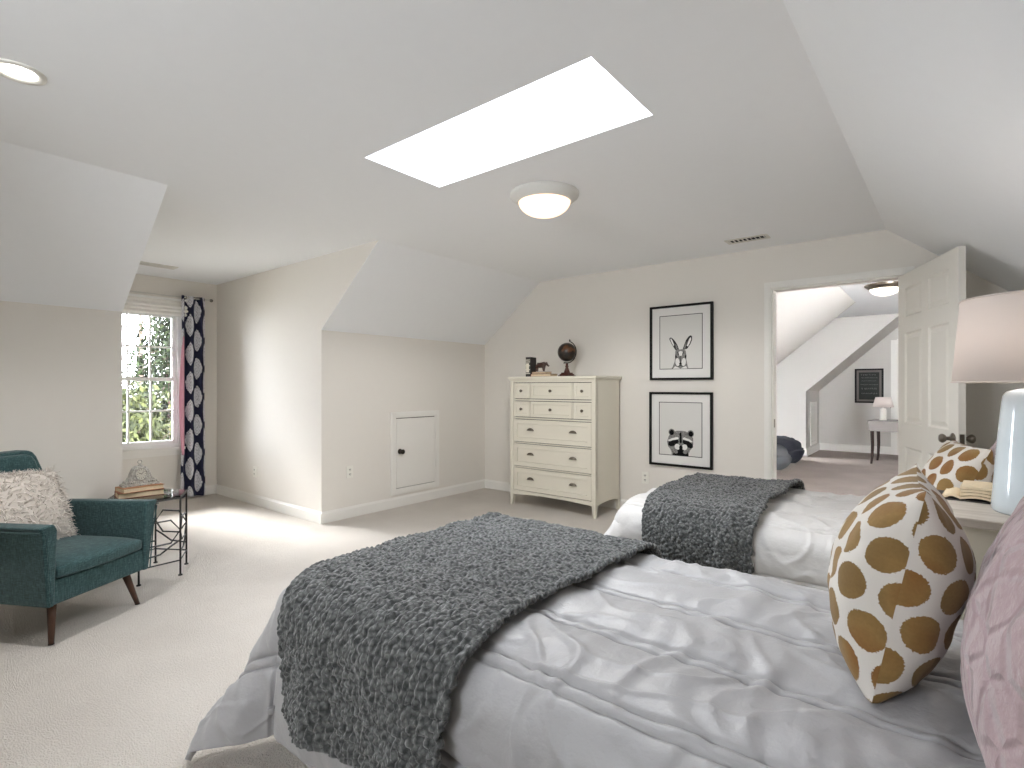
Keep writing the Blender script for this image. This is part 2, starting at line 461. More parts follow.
# dormer
ck = lambda y: [(XD, y, 0), (XK - .002, y, 0), (XK - .002, y, ZK + .001), (XS - .002, y, ZC + .001), (XD, y, ZC + .001)]
slab('wall_dormer_far', ck(DY1), (0, T, 0), 'wall')
slab('wall_dormer_near', ck(DY0), (0, -T, 0), 'wall')
WY0, WY1, WZ0, WZ1 = 1.545, 2.315, 0.585, 2.085
bm = bmesh.new()
for a in rects_minus(DY0 - .1, DY1 + .1, 0, 2.56, [(WY0, WY1, WZ0, WZ1)]):
    bx(bm, XD - .12, XD, a[0], a[1], a[2], a[3])
bm.verts.index_update(); merged('wall_dormer_window', bm, 'wall')
# flat ceiling with the skylight opening
SK2 = (-2.33, -0.98, -1.35, -0.75)
SX0, SX1, SY0, SY1 = -2.33, -0.98, 1.675, 2.205
bm = bmesh.new()
for a in rects_minus(XS - .05, XR + .05, YB, YF, [(SX0, SX1, SY0, SY1)]):
    bx(bm, a[0], a[1], a[2], a[3], ZC, ZC + .10)
bx(bm, XD, XS - .05, DY0 - .05, DY1 + .05, ZC, ZC + .10)
bm.verts.index_update(); merged('ceiling', bm, 'ceiling')
# right slope and the knee wall behind the beds
XA, XB = -.447, -.317                                       # the slope's top edge runs slightly out of square
slab('ceiling_slope_right', [(XA, YB, ZC), (XB, YF, ZC), (XB + 1.15, YF, ZC - .92), (XA + 1.15, YB, ZC - .92)], (.055, 0, .07), 'ceiling')
slab('wall_right', [(XRW, YB, 0), (XRW, YF, 0), (XRW, YF, ZR), (XRW, YB, ZR)], (T, 0, 0), 'wall')
# unseen gable wall behind the camera; its window is added for fill light
bm = bmesh.new()
BWX0, BWX1, BWZ0, BWZ1 = -1.7, -0.7, 1.45, 2.1
for a in rects_minus(XK - .1, XRW + .15, 0, 2.56, [(BWX0, BWX1, BWZ0, BWZ1)]):
    bx(bm, a[0], a[1], YB - .12, YB, a[2], a[3])
bm.verts.index_update(); merged('wall_back', bm, 'wall')

# skylights: plastered shaft, frame and pane
SH = 0.75
def skylight(SX0, SX1, SY0, SY1, tn, wn):
    bm = bmesh.new()
    for a in ((SX0 - .03, SX0, SY0 - .03, SY1 + .03), (SX1, SX1 + .03, SY0 - .03, SY1 + .03), (SX0, SX1, SY0 - .03, SY0), (SX0, SX1, SY1, SY1 + .03)):
        bx(bm, *a, ZC + .10, ZC + SH)
    struct(bm_obj(tn, bm, 'ceiling'))
    bm = bmesh.new()
    for a in rects_minus(SX0 - .04, SX1 + .04, SY0 - .04, SY1 + .04, [(SX0 + .03, SX1 - .03, SY0 + .03, SY1 - .03)]):
        bx(bm, a[0], a[1], a[2], a[3], ZC + SH, ZC + SH + .05)
    w2 = merged(wn, bm, 'vinyl')
    bm = bmesh.new(); bx(bm, SX0, SX1, SY0, SY1, ZC + SH + .02, ZC + SH + .026); bm_obj('pane', bm, 'glass', w2)
skylight(SX0, SX1, SY0, SY1, 'trim_1', 'window_2')

# baseboards
BH, BT = 0.105, 0.014
def base(name, p0, p1, nrm, h=BH, mat='trim'):
    p0, p1, nrm = Vector(p0), Vector(p1), Vector(nrm)
    bm = bmesh.new()
    prof = [(0, 0), (BT, 0), (BT, h - .02), (BT * .45, h - .006), (BT * .3, h), (0, h)]
    prism(bm, [p0 + nrm * a + Vector((0, 0, z)) for a, z in prof], p1 - p0)
    return struct(bm_obj(name, bm, mat))
base('baseboard_left_far', (XK, DY1, 0), (XK, YF, 0), (1, 0, 0))
base('baseboard_left_near', (XK, YB, 0), (XK, DY0, 0), (1, 0, 0))
base('baseboard_dormer_far', (XD, DY1, 0), (XK + BT, DY1, 0), (0, -1, 0))
base('baseboard_dormer_near', (XD, DY0, 0), (XK + BT, DY0, 0), (0, 1, 0))
base('baseboard_dormer_window', (XD, DY0, 0), (XD, DY1, 0), (1, 0, 0))
base('baseboard_far', (XK, YF, 0), (DX0 - .055, YF, 0), (0, -1, 0))
base('baseboard_far_right', (DX1 + .06, YF, 0), (XRW, YF, 0), (0, -1, 0))
base('baseboard_right', (XRW, YB, 0), (XRW, YF, 0), (-1, 0, 0))
base('baseboard_back', (XK, YB, 0), (XRW, YB, 0), (0, 1, 0))

# dormer window: double-hung with three by two panes in each sash
def window(name, to_world, w, h, cols, rows_u, rows_l, rail, glass='dimmed_glass'):
    """local: x across, z up, y outwards; opening 0..w x 0..h"""
    def put(o): o.matrix_world = to_world; return o
    fr = bmesh.new(); J = .035
    for a in rects_minus(0, w, 0, h, [(J, w - J, J, h - J)]): bx(fr, a[0], a[1], 0.0, .11, a[2], a[3])
    root = struct(put(bm_obj(name, fr, 'vinyl', bevel=.002)))
    def part(nm, bm, mat):
        o = bm_obj(nm, bm, mat); o.parent = root; return o
    ca = bmesh.new(); C = .065
    for a in ((-C, 0, -.004, h + C), (w, w + C, -.004, h + C), (0, w, h, h + C)): bx(ca, a[0], a[1], -.018, 0.001, a[2], a[3])
    part('casing', ca, 'trim')
    si = bmesh.new(); bx(si, -C - .02, w + C + .02, -.05, .02, -.03, 0.0); bx(si, -C, w + C, -.016, 0.001, -.09, -.03); part('sill', si, 'trim')
    for nm, z0, z1, y, rows in (('upper_sash', rail - .02, h - J, .06, rows_u), ('lower_sash', J, rail + .02, .03, rows_l)):
        s = bmesh.new(); R = .038
        for a in rects_minus(J, w - J, z0, z1, [(J + R, w - J - R, z0 + R, z1 - R)]): bx(s, a[0], a[1], y, y + .03, a[2], a[3])
        so = part(nm, s, 'vinyl')
        g = bmesh.new(); iw = w - 2 * J - 2 * R; ih = z1 - z0 - 2 * R
        for k in range(1, cols):
            x = J + R + iw * k / cols; bx(g, x - .009, x + .009, y + .006, y + .024, z0 + R, z1 - R)
        for k in range(1, rows):
            z = z0 + R + ih * k / rows; bx(g, J + R, w - J - R, y + .0065, y + .0235, z - .009, z + .009)
        mu = bm_obj('muntin_grid', g, 'vinyl'); mu.parent = so
        p = bmesh.new(); bx(p, J + R, w - J - R, y + .013, y + .017, z0 + R, z1 - R)
        po = bm_obj('pane', p, glass); po.parent = so
    return root
mw = Matrix(((0, -1, 0, XD), (1, 0, 0, WY0), (0, 0, 1, WZ0), (0, 0, 0, 1)))
window('window_1', mw, WY1 - WY0, WZ1 - WZ0, 3, 2, 2, 0.745)

mb = Matrix(((-1, 0, 0, BWX1), (0, -1, 0, YB), (0, 0, 1, BWZ0), (0, 0, 0, 1)))
window('fill_window', mb, BWX1 - BWX0, BWZ1 - BWZ0, 2, 1, 1, 0.33, 'glass')  # added window, lets in extra daylight from behind the camera
# roman shade folded up at the window head, its rod and the curtain panel
t = thing('window_shade', 'ivory fabric shade folded up at the head of the dormer window', 'window shade', (XD + .025, (WY0 + WY1) / 2, 2.06))
bm = bmesh.new(); W = .44
for k, (z0, z1, d) in enumerate(((.09, .135, .02), (.05, .1, .045), (.012, .06, .055), (-.03, .022, .04))):
    n = 8; top = [(0.0, -W, z1)] ; 
    pts = [(0, -W, z0), (d * .7, -W, z0 - .004), (d, -W, z0 + .012), (d * .85, -W, (z0 + z1) / 2), (d * .35, -W, z1), (0, -W, z1)]
    prism(bm, pts, (0, 2 * W, 0))
bm_obj('folded_fabric', bm, 'shade_fabric', t, bevel=.003)
bm = bmesh.new(); bx(bm, 0, .045, -W, W, .135, .155); bm_obj('head_rail', bm, 'vinyl', t)

RZ, RX = 2.235, XD + .085
t = thing('curtain_rod', 'thin silver curtain rod above the dormer window', 'curtain rod', (RX, 1.93, RZ))
bm = bmesh.new(); tube(bm, [(0, -.65, 0), (0, .66, 0)], .0075, 10); bm_obj('rod', bm, 'white_metal', t, True)
for s in (-1, 1):
    bm = bmesh.new(); lathe(bm, [(0, -.02), (.016, -.012), (.02, 0), (.016, .012), (0, .02)], 14, (0, .665 * s, 0)); bm_obj('finial', bm, 'chrome', t, True)
    bm = bmesh.new(); bx(bm, -.078, 0, .56 * s - .006, .56 * s + .006, -.014, -.008); bx(bm, -.083, -.078, .56 * s - .02, .56 * s + .02, -.04, .03); bm_obj('bracket', bm, 'chrome', t)

t = thing('curtain', 'navy curtain panel with white damask medallions hanging right of the window', 'curtain', (RX, 2.405, 0.02))
def curtain_part(name, y0, y1, x_off, amp, waves, mat, z1=2.235, flare=0.03, u0=0.0, u1=1.0, ph=0.0):
    nu, nv = 60, 70; V = []; UV = []
    for i in range(nv):
        f = i / (nv - 1); z = f * z1
        for j in range(nu):
            a = j / (nu - 1)
            wd = 1 + flare * (1 - f) ** 2 * 3
            y = ((y0 + (y1 - y0) * a) - (y0 + y1) / 2) * wd + (y0 + y1) / 2
            x = x_off + amp * math.sin(2 * PI * waves * a + ph + .35 * math.sin(3 * f)) * (0.75 + .35 * math.sin(2.2 * f + a))
            x += .012 * noise.noise((y * 9, z * 1.5, 3))
            V.append((x, y, z)); UV.append((u0 + (u1 - u0) * a, z))
    o = mesh(name, V, grid_faces(nv, nu), mat, t, True, UV)
    md = o.modifiers.new('solid', 'SOLIDIFY'); md.thickness = .003; md.offset = 0
    return o
curtain_part('panel_fabric', -.125, .13, 0, .034, 2.6, 'curtain', u0=0.08, u1=0.90, ph=0.8)
V = []; nz = 40
for i in range(nz):
    f = i / (nz - 1); z = .48 + 1.30 * f; wd = .052 * math.sin(PI * (.04 + .94 * f ** 1.15)) ** .6 * (1 - .45 * f)
    for j in range(7):
        g = j / 6; V.append((.034 + .012 * math.sin(PI * g), -.100 - (wd + .012) * (1 - g), z))
mesh('lining', V, grid_faces(nz, 7), 'pink_lining', t, True).modifiers.new('solid', 'SOLIDIFY').thickness = .003
for k in range(6):
    y = -.115 + .23 * k / 5
    bm = bmesh.new(); tube(bm, [(.013 * math.cos(a), y, 2.215 + .013 * math.sin(a)) for a in np.linspace(0, 2 * PI, 17)[:-1]], .003, 6, True)
    bm_obj('grommet', bm, 'chrome', t, True)

# bedroom door casing, jamb, and the six-panel door standing open
bm = bmesh.new(); C = .050
for a in ((DX0 - C, DX0 + .006, 0, DZ + C), (DX1 - .006, DX1 + C, 0, DZ + C), (DX0 + .006, DX1 - .006, DZ - .006, DZ + C)):
    bx(bm, a[0], a[1], YF - .02, YF + .001, a[2], a[3])
    bx(bm, a[0] + .012, a[1] - .012, YF - .026, YF - .019, a[2], a[3] - .012)
struct(bm_obj('trim_2', bm, 'trim', bevel=.003))
bm = bmesh.new()
for a in ((DX0 - .001, DX0 + .018, 0, DZ), (DX1 - .018, DX1 + .001, 0, DZ), (DX0 + .018, DX1 - .018, DZ - .018, DZ + .001)):
    bx(bm, a[0], a[1], YF + .001, YF + .119, a[2], a[3])
    bx(bm, a[0] + (.0 if a[0] > -.5 else .018), a[1] - (.0 if a[0] < -.5 and a[1] > -.5 else 0) , YF + .04, YF + .055, a[2], a[3]) if False else None
tr3 = struct(bm_obj('trim_3', bm, 'trim'))
bm = bmesh.new(); bx(bm, DX0 + .017, DX0 + .0205, YF + .025, YF + .055, .90, .97); bm_obj('strike_plate', bm, 'nickel', tr3)

def six_panels(w, h):
    st = w * .13; mid = w * .11; pw = (w - 2 * st - mid) / 2
    zs = ((.23, .80), (.97, 1.62), (1.73, 1.94))
    return [(x, x + pw, a, b) for x in (st, st + pw + mid) for a, b in zs]
PROF = [(.012, .011), (.02, .011), (.045, .003)]
DW, DH = 0.925, 2.045
ang = math.atan2(-.86, .322)
hx, hy = DX1 - .012, YF - .022
bm = bmesh.new(); paneled(bm, DW, DH, .035, six_panels(DW, DH), PROF)
d1 = struct(bm_obj('door_1', bm, 'door'))
# local x runs from hinge to free edge; the face at y=0 faces the doorway side
d1.matrix_world = Matrix.Translation((hx, hy, .018)) @ Matrix.Rotation(ang, 4, 'Z') @ Matrix.Translation((0, -.035, 0))
def knob(face_y, sgn):
    bm = bmesh.new(); lathe(bm, [(0, 0), (.033, 0), (.033, .004), (.026, .009), (.012, .012), (.011, .034), (.02, .040), (.0265, .05), (.027, .058), (.021, .067), (0, .071)], 24)
    bmesh.ops.transform(bm, matrix=Matrix.Translation((DW - .065, face_y, .925)) @ Matrix.Rotation(PI / 2 * sgn, 4, 'X'), verts=bm.verts)
    return bm_obj('knob', bm, 'nickel', d1, True)
knob(0, 1); knob(.035, -1)
bm = bmesh.new(); bx(bm, DW - .001, DW + .0015, .006, .029, .895, .955); bx(bm, DW, DW + .008, .012, .023, .915, .935); bm_obj('latch_plate', bm, 'nickel', d1)
for z in (.2, 1.0, 1.82):
    bm = bmesh.new(); tube(bm, [(-.004, .038, z - .045), (-.004, .038, z + .045)], .006, 8); bm_obj('hinge', bm, 'nickel', d1)

# access hatch in the left knee wall
HY0, HY1, HZ0, HZ1 = 3.47, 4.14, 0.128, 0.985
bm = bmesh.new(); C = .062
for a in rects_minus(HY0, HY1, HZ0, HZ1, [(HY0 + C, HY1 - C, HZ0 + C, HZ1 - C)]): bx(bm, XK, XK + .016, *a)
for a in rects_minus(HY0 + .008, HY1 - .008, HZ0 + .008, HZ1 - .008, [(HY0 + C - .012, HY1 - C + .012, HZ0 + C - .012, HZ1 - C + .012)]): bx(bm, XK + .015, XK + .021, *a)
struct(bm_obj('trim_4', bm, 'trim', bevel=.002))
bm = bmesh.new(); bx(bm, XK - .005, XK + .0015, HY0 + C, HY1 - C, HZ0 + C, HZ1 - C); struct(bm_obj('hatch_gap_shade', bm, 'gap_shade'))  # dark sheet behind the hatch, painted shade for its gap
bm = bmesh.new(); bx(bm, XK + .002, XK + .014, HY0 + C + .005, HY1 - C - .004, HZ0 + C + .006, HZ1 - C - .008)
hd = struct(bm_obj('door_2', bm, 'trim', bevel=.002))
bm = bmesh.new(); lathe(bm, [(0, 0), (.028, 0), (.028, .004), (.012, .01), (.011, .03), (.024, .04), (.026, .05), (.018, .06), (0, .062)], 22)
bmesh.ops.transform(bm, matrix=Matrix.Translation((XK + .014, HY0 + C + .05, .575)) @ Matrix.Rotation(PI / 2, 4, 'Y'), verts=bm.verts); bm_obj('knob', bm, 'dark_bronze', hd, True)
for z in (.40, .72):
    bm = bmesh.new(); bx(bm, XK + .0135, XK + .0165, HY1 - C - .035, HY1 - C - .004, z - .04, z + .04); tube(bm, [(XK + .022, HY1 - C, z - .04), (XK + .022, HY1 - C, z + .04)], .005, 8); bm_obj('hinge', bm, 'trim', hd)

# outlets
def outlet(label, loc, rot):
    t = thing('wall_outlet', label, 'outlet', loc, rot, 'white wall outlets')
    bm = bmesh.new(); bx(bm, -.036, .036, -.006, 0, -.058, .058); bm_obj('cover_plate', bm, 'white_plastic', t, bevel=.002)
    for z in (-.022, .022):
        bm = bmesh.new(); bx(bm, -.017, .017, -.0085, -.005, z - .015, z + .015); r = bm_obj('receptacle', bm, 'white_plastic', t, bevel=.001)
        bm = bmesh.new()
        for x in (-.007, .007): bx(bm, x - .0025, x + .0025, -.0092, -.008, z - .004, z + .009)
        bx(bm, -.003, .003, -.0092, -.008, z - .012, z - .007); bm_obj('slot', bm, 'slot', r)
outlet('white wall outlet below the raccoon picture beside the dresser', (-2.265, YF - .0005, .35), 0)
outlet('white wall outlet on the knee wall left of the access hatch', (XK + .0005, 2.985, .435), PI / 2)
outlet('white wall outlet low on the bright dormer side wall', (-5.66, DY1 - .0005, .345), 0)

# ceiling registers
def vent(label, x, y, w, d):
    t = thing('ceiling_vent', label, 'air vent', (x, y, ZC), 0, 'ceiling air vents')
    bm = bmesh.new()
    for a in rects_minus(-w / 2, w / 2, -d / 2, d / 2, [(-w / 2 + .022, w / 2 - .022, -d / 2 + .022, d / 2 - .022)]): bx(bm, *a, -.008, 0)
    bm_obj('frame', bm, 'register', t, bevel=.002)
    bm = bmesh.new(); bx(bm, -w / 2 + .022, w / 2 - .022, -d / 2 + .022, d / 2 - .022, -.0015, -.0005); bm_obj('duct_opening', bm, 'register_dark', t)
    bm = bmesh.new(); n = 9
    for k in range(n):
        x = -w / 2 + .03 + (w - .06) * k / (n - 1)
        if k < n // 2 + 1: prism(bm, [(x - .010, -d / 2 + .022, -.002), (x + .008, -d / 2 + .022, -.008), (x + .010, -d / 2 + .022, -.0075), (x - .008, -d / 2 + .022, -.0015)], (0, d - .044, 0))
        else: prism(bm, [(x - .002, -d / 2 + .022, -.002), (x - .002, -d / 2 + .022, -.008), (x + .001, -d / 2 + .022, -.008), (x + .001, -d / 2 + .022, -.002)], (0, d - .044, 0))
    bm_obj('louver_blades', bm, 'register', t)
vent('white ceiling air vent above the bedroom door wall', -1.21, 4.53, .32, .13)
vent('white ceiling air vent up in the dormer before the window', -5.98, 1.88, .14, .34)

# flush ceiling light and recessed light
def flush_light(label, loc, r, metal, estr, tint=(255, 226, 196)):
    t = thing('ceiling_light', label, 'ceiling light', loc, 0, 'flush ceiling lights')
    bm = bmesh.new(); lathe(bm, [(r, 0), (r, -.012), (r * .985, -.02), (r * .80, -.052), (r * .765, -.056), (r * .765, -.045)], 56, cap=False); bm_obj('canopy', bm, metal, t, True)
    bm = bmesh.new(); R = r * .755
    lathe(bm, [(R * math.cos(a), -.046 - r * .44 * math.sin(a)) for a in np.linspace(0, PI / 2 * .985, 12)] + [(0, -.046 - r * .44)], 56, cap=False)
    bm_obj('glass_bowl', bm, emit('lit_bowl', rgb(*tint), estr * .8), t, True)
    return t
flush_light('lit white flush ceiling light beside the skylight', (-1.905, 2.69, ZC), .212, plain('light_canopy', rgb(214, 213, 208), .45, var=.01), 1.0, (255, 220, 192))
t = thing('recessed_light', 'lit round recessed downlight in the ceiling at far left', 'recessed light', (-2.715, .397, ZC))
bm = bmesh.new(); lathe(bm, [(.083, 0), (.083, -.006), (.066, -.008), (.058, -.003), (.058, 0)], 40, cap=False); bm_obj('trim_ring', bm, 'white_plastic', t, True)
bm = bmesh.new(); lathe(bm, [(.059, -.0015), (.03, -.004), (0, -.005)], 40, cap=False); bm_obj('lens', bm, emit('downlight_lens', rgb(255, 250, 240), 3.0), t, True)

# ------------------------------------------------------------------ the room beyond the door
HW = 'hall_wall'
HC = 2.44; HSX = -0.93; HP = 0.84
def hz(x): return HC + HP * (x - HSX)
HY = YF + .12
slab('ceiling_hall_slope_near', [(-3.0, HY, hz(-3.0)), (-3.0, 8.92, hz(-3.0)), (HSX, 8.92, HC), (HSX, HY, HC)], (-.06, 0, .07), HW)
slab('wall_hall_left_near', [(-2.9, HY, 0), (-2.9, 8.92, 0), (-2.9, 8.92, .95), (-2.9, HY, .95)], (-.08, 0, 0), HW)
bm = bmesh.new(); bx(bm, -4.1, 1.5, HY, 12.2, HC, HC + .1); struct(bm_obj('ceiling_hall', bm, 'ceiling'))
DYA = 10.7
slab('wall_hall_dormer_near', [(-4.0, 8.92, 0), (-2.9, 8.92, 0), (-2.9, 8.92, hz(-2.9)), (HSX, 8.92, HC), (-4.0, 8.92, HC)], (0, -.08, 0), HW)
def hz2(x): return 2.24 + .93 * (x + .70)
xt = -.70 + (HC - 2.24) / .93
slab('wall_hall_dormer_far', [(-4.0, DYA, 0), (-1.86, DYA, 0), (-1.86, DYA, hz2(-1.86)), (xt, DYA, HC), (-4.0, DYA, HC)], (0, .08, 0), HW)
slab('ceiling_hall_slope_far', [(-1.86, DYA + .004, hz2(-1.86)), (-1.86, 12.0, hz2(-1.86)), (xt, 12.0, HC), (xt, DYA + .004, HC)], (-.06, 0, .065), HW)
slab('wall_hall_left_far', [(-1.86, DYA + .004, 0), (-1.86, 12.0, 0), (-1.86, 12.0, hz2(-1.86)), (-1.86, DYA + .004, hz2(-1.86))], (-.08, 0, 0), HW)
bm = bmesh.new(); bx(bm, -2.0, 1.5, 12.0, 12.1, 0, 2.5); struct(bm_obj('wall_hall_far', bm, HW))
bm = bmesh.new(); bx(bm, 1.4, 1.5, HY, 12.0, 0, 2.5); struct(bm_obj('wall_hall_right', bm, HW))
HWY0, HWY1 = 9.35, 10.25
bm = bmesh.new()
for a in rects_minus(8.85, 10.78, 0, 2.5, [(HWY0, HWY1, .55, 2.15)]): bx(bm, -4.1, -4.0, *a)
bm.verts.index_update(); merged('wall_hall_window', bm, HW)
mh = Matrix(((0, -1, 0, -4.0), (1, 0, 0, HWY0), (0, 0, 1, .55), (0, 0, 0, 1)))
window('window_3', mh, HWY1 - HWY0, 1.6, 3, 2, 2, .8, 'hall_glass')
base('baseboard_hall_far', (-1.86, 12.0, 0), (-.70, 12.0, 0), (0, -1, 0), .14)
base('baseboard_hall_left', (-1.86, DYA, 0), (-1.86, 12.0, 0), (1, 0, 0), .14)
base('baseboard_hall_dormer', (-4.0, DYA, 0), (-1.86, DYA, 0), (0, -1, 0), .14)
# low access panel on the far knee wall and a door casing on the end wall
bm = bmesh.new(); paneled(bm, .62, .80, .012, [(.06, .56, .06, .74)], [(.008, .006), (.02, .006)], back=False)
o = struct(bm_obj('door_3', bm, 'trim')); o.matrix_world = Matrix(((0, -1, 0, -1.848), (1, 0, 0, 11.08), (0, 0, 1, .16), (0, 0, 0, 1)))
bm = bmesh.new(); bx(bm, -.70, -.61, 11.98, 12.0, 0, 2.1); bx(bm, -.61, .30, 11.98, 12.0, 2.03, 2.12); bx(bm, .21, .30, 11.98, 12.0, 0, 2.03); struct(bm_obj('trim_6', bm, 'trim'))
bm = bmesh.new(); paneled(bm, .82, 2.03, .02, six_panels(.82, 2.03), PROF, back=False); o = struct(bm_obj('door_4', bm, 'door')); o.location = (-.61, 11.985, 0)
flush_light('lit flush ceiling light in the room beyond the door', (-.50, 7.55, HC), .20, 'nickel', 1.0, (255, 246, 232))
# ------------------------------------------------------------------ dresser
def cup_pull(bm):
    """half-bowl bin pull, opening downwards; mounted on y=0 facing -y"""
    nu, nv = 9, 15; V = []
    for i in range(nu):
        a = PI / 2 * i / (nu - 1)
        for j in range(nv):
            b = PI * j / (nv - 1)
            V.append(bm.verts.new((.042 * math.cos(b) * math.sin(a) if i else 0, -.024 * math.cos(a), .026 * math.sin(b) * math.sin(a) - .006)))
    for i in range(nu - 1):
        for j in range(nv - 1): 
            try: bm.faces.new((V[i * nv + j], V[i * nv + j + 1], V[(i + 1) * nv + j + 1], V[(i + 1) * nv + j]))
            except ValueError: pass
    bx(bm, -.046, .046, -.003, 0, -.009, -.005)
def round_knob(bm, r=.015):
    lathe(bm, [(0, 0), (r * .55, 0), (r * .5, .012), (r * .9, .016), (r, .022), (r * .7, .029), (0, .031)], 18)
    bmesh.ops.transform(bm, matrix=Matrix.Rotation(PI / 2, 4, 'X'), verts=bm.verts)
DRW, DRD, DRH = 1.03, .50, 1.352
t = thing('dresser', 'tall cream dresser with silver knobs and cup pulls against the far wall', 'dresser', (-3.045, YF - .02 - DRD / 2, 0))
hw, hd = DRW / 2, DRD / 2
bm = bmesh.new()
for s in (-1, 1):                                   # side panels with an arched bottom edge
    x0, x1 = (s * hw, s * (hw - .02)) if s < 0 else (hw - .02, hw)
    prism(bm, [(x0, -hd + .03, .11), (x0, -hd + .12, .128), (x0, 0, .135), (x0, hd - .12, .128), (x0, hd - .03, .11), (x0, hd - .02, DRH - .035), (x0, -hd + .03, DRH - .035)], (abs(x1 - x0), 0, 0))
bx(bm, -hw + .02, hw - .02, hd - .02, hd - .005, .12, DRH - .035)
bx(bm, -hw + .02, hw - .02, -hd + .02, hd - .02, .13, .145)
bm_obj('carcass', bm, 'cream', t)
bm = bmesh.new()
bx(bm, -hw - .018, hw + .018, -hd - .02, hd + .004, DRH - .026, DRH); bx(bm, -hw - .008, hw + .008, -hd - .01, hd, DRH - .04, DRH - .026)
bm_obj('top', bm, 'cream', t, bevel=.004)
for sx in (-1, 1):
    for sy in (-1, 1):
        bm = bmesh.new(); P = .042
        xo = sx * hw; xi = sx * (hw - P); yo = sy * hd; yi = sy * (hd - P)
        zt = DRH - .04 if sy < 0 else .2
        lo = [(xo, yo, 0), (sx * (hw - .026), yo, 0), (sx * (hw - .026), sy * (hd - .026), 0), (xo, sy * (hd - .026), 0)]
        mid = [(xo, yo, .12), (xi, yo, .12), (xi, yi, .12), (xo, yi, .12)]; hi = [(x, y, zt) for x, y, z in mid]
        R = [[bm.verts.new(p) for p in r] for r in (lo, mid, hi)]
        bm.faces.new(R[0]); bm.faces.new(R[2])
        for a, b in zip(R, R[1:]):
            for k in range(4): bm.faces.new((a[k], a[(k + 1) % 4], b[(k + 1) % 4], b[k]))
        bm_obj('leg', bm, 'cream', t, bevel=.002)
IW = DRW - .084; x0 = -IW / 2
# (bottom, top) of each drawer row, from the top down
rows = [(1.125, 1.285), (.935, 1.095), (.675, .905), (.42, .65), (.165, .395)]
bm = bmesh.new()
prev = DRH - .04
for zb, zt in rows:
    bx(bm, x0, -x0, -hd + .002, -hd + .03, zt + .007, prev); prev = zb - .007
pts = [(x0, -hd + .002, prev), (-x0, -hd + .002, prev)] + [(-x0 - IW * f, -hd + .002, .115 + .018 * math.sin(PI * f)) for f in np.linspace(0, 1, 13)]
prism(bm, pts, (0, .028, 0)); bm_obj('face_frame', bm, 'cream', t)
bm = bmesh.new(); bx(bm, x0, -x0, -hd + .034, -hd + .04, .15, DRH - .06); bm_obj('drawer_gap_shade', bm, 'gap_shade', t)  # dark sheet behind the drawer fronts, painted shade for the gaps
for ri, (zb, zt) in enumerate(rows):
    if ri < 2: cells = [(x0 + .004, x0 + IW * .215), (x0 + IW * .235, x0 + IW * .765), (x0 + IW * .785, -x0 - .004)]
    else: cells = [(x0 + .004, -x0 - .004)]
    for (a, b) in cells:
        w, h = b - a, zt - zb; bd = .03 if ri < 2 else .042
        bm = bmesh.new()
        if ri < 2 and w < .25: paneled(bm, w, h, .02, [(.028, w - .028, .028, h - .028)], [(.004, .005), (.01, .005)], back=False)
        else: paneled(bm, w, h, .02, [(bd, w - bd, bd, h - bd)], [(.003, .009), (.010, .009)], back=False)
        d = bm_obj('drawer', bm, 'cream', t); d.location = (a, -hd + .004, zb)
        if ri < 2:
            bm = bmesh.new(); round_knob(bm); k = bm_obj('knob', bm, 'nickel', d, True); k.location = (w / 2, .006, h / 2)
        else:
            for fx in (.225, .775):
                bm = bmesh.new(); cup_pull(bm); k = bm_obj('cup_pull', bm, 'nickel', d, True); k.location = (w * fx, .006, h / 2 + .01)
    if ri < 2:
        for f in (.2225, .7725):
            bm = bmesh.new(); bx(bm, x0 + IW * f - .003, x0 + IW * f + .007, -hd + .004, -hd + .02, zb, zt)
            bm_obj('drawer_divider', bm, 'cream', t)

# globe, bookend and books on the dresser
t = thing('globe', 'antique brown globe on a stepped wooden foot on the dresser', 'globe', (-3.015, 4.66, DRH))
bm = bmesh.new(); q = .05
for r, z0, z1 in ((.066, 0, .014), (.056, .014, .028), (.045, .028, .042)): bx(bm, -r, r, -r, r, z0, z1)
bm_obj('base', bm, 'globe_wood', t, bevel=.003)
bm = bmesh.new(); lathe(bm, [(.034, .042), (.028, .06), (.018, .085), (.014, .1), (.02, .108), (.014, .115), (.012, .135)], 20); bm_obj('pedestal', bm, 'globe_wood', t, True)
GC = Vector((0, 0, .255)); tilt = math.radians(18)
bm = bmesh.new(); bmesh.ops.create_uvsphere(bm, u_segments=36, v_segments=20, radius=.097); g = bm_obj('sphere', bm, 'globe', t, True); g.location = GC
bm = bmesh.new(); pts = []
for a in np.linspace(-PI / 2, PI / 2, 25):
    a2 = a - tilt; pts.append((.113 * math.cos(a2), 0, .113 * math.sin(a2)))
tube(bm, pts, .0055, 8); lathe(bm, [(.006, 0), (.009, .01), (.004, .02), (0, .028)], 10, pts[-1]); lathe(bm, [(0, -.014), (.007, -.006), (.005, 0)], 10, pts[0])
m = bm_obj('meridian_arm', bm, 'dark_bronze', t, True); m.location = GC

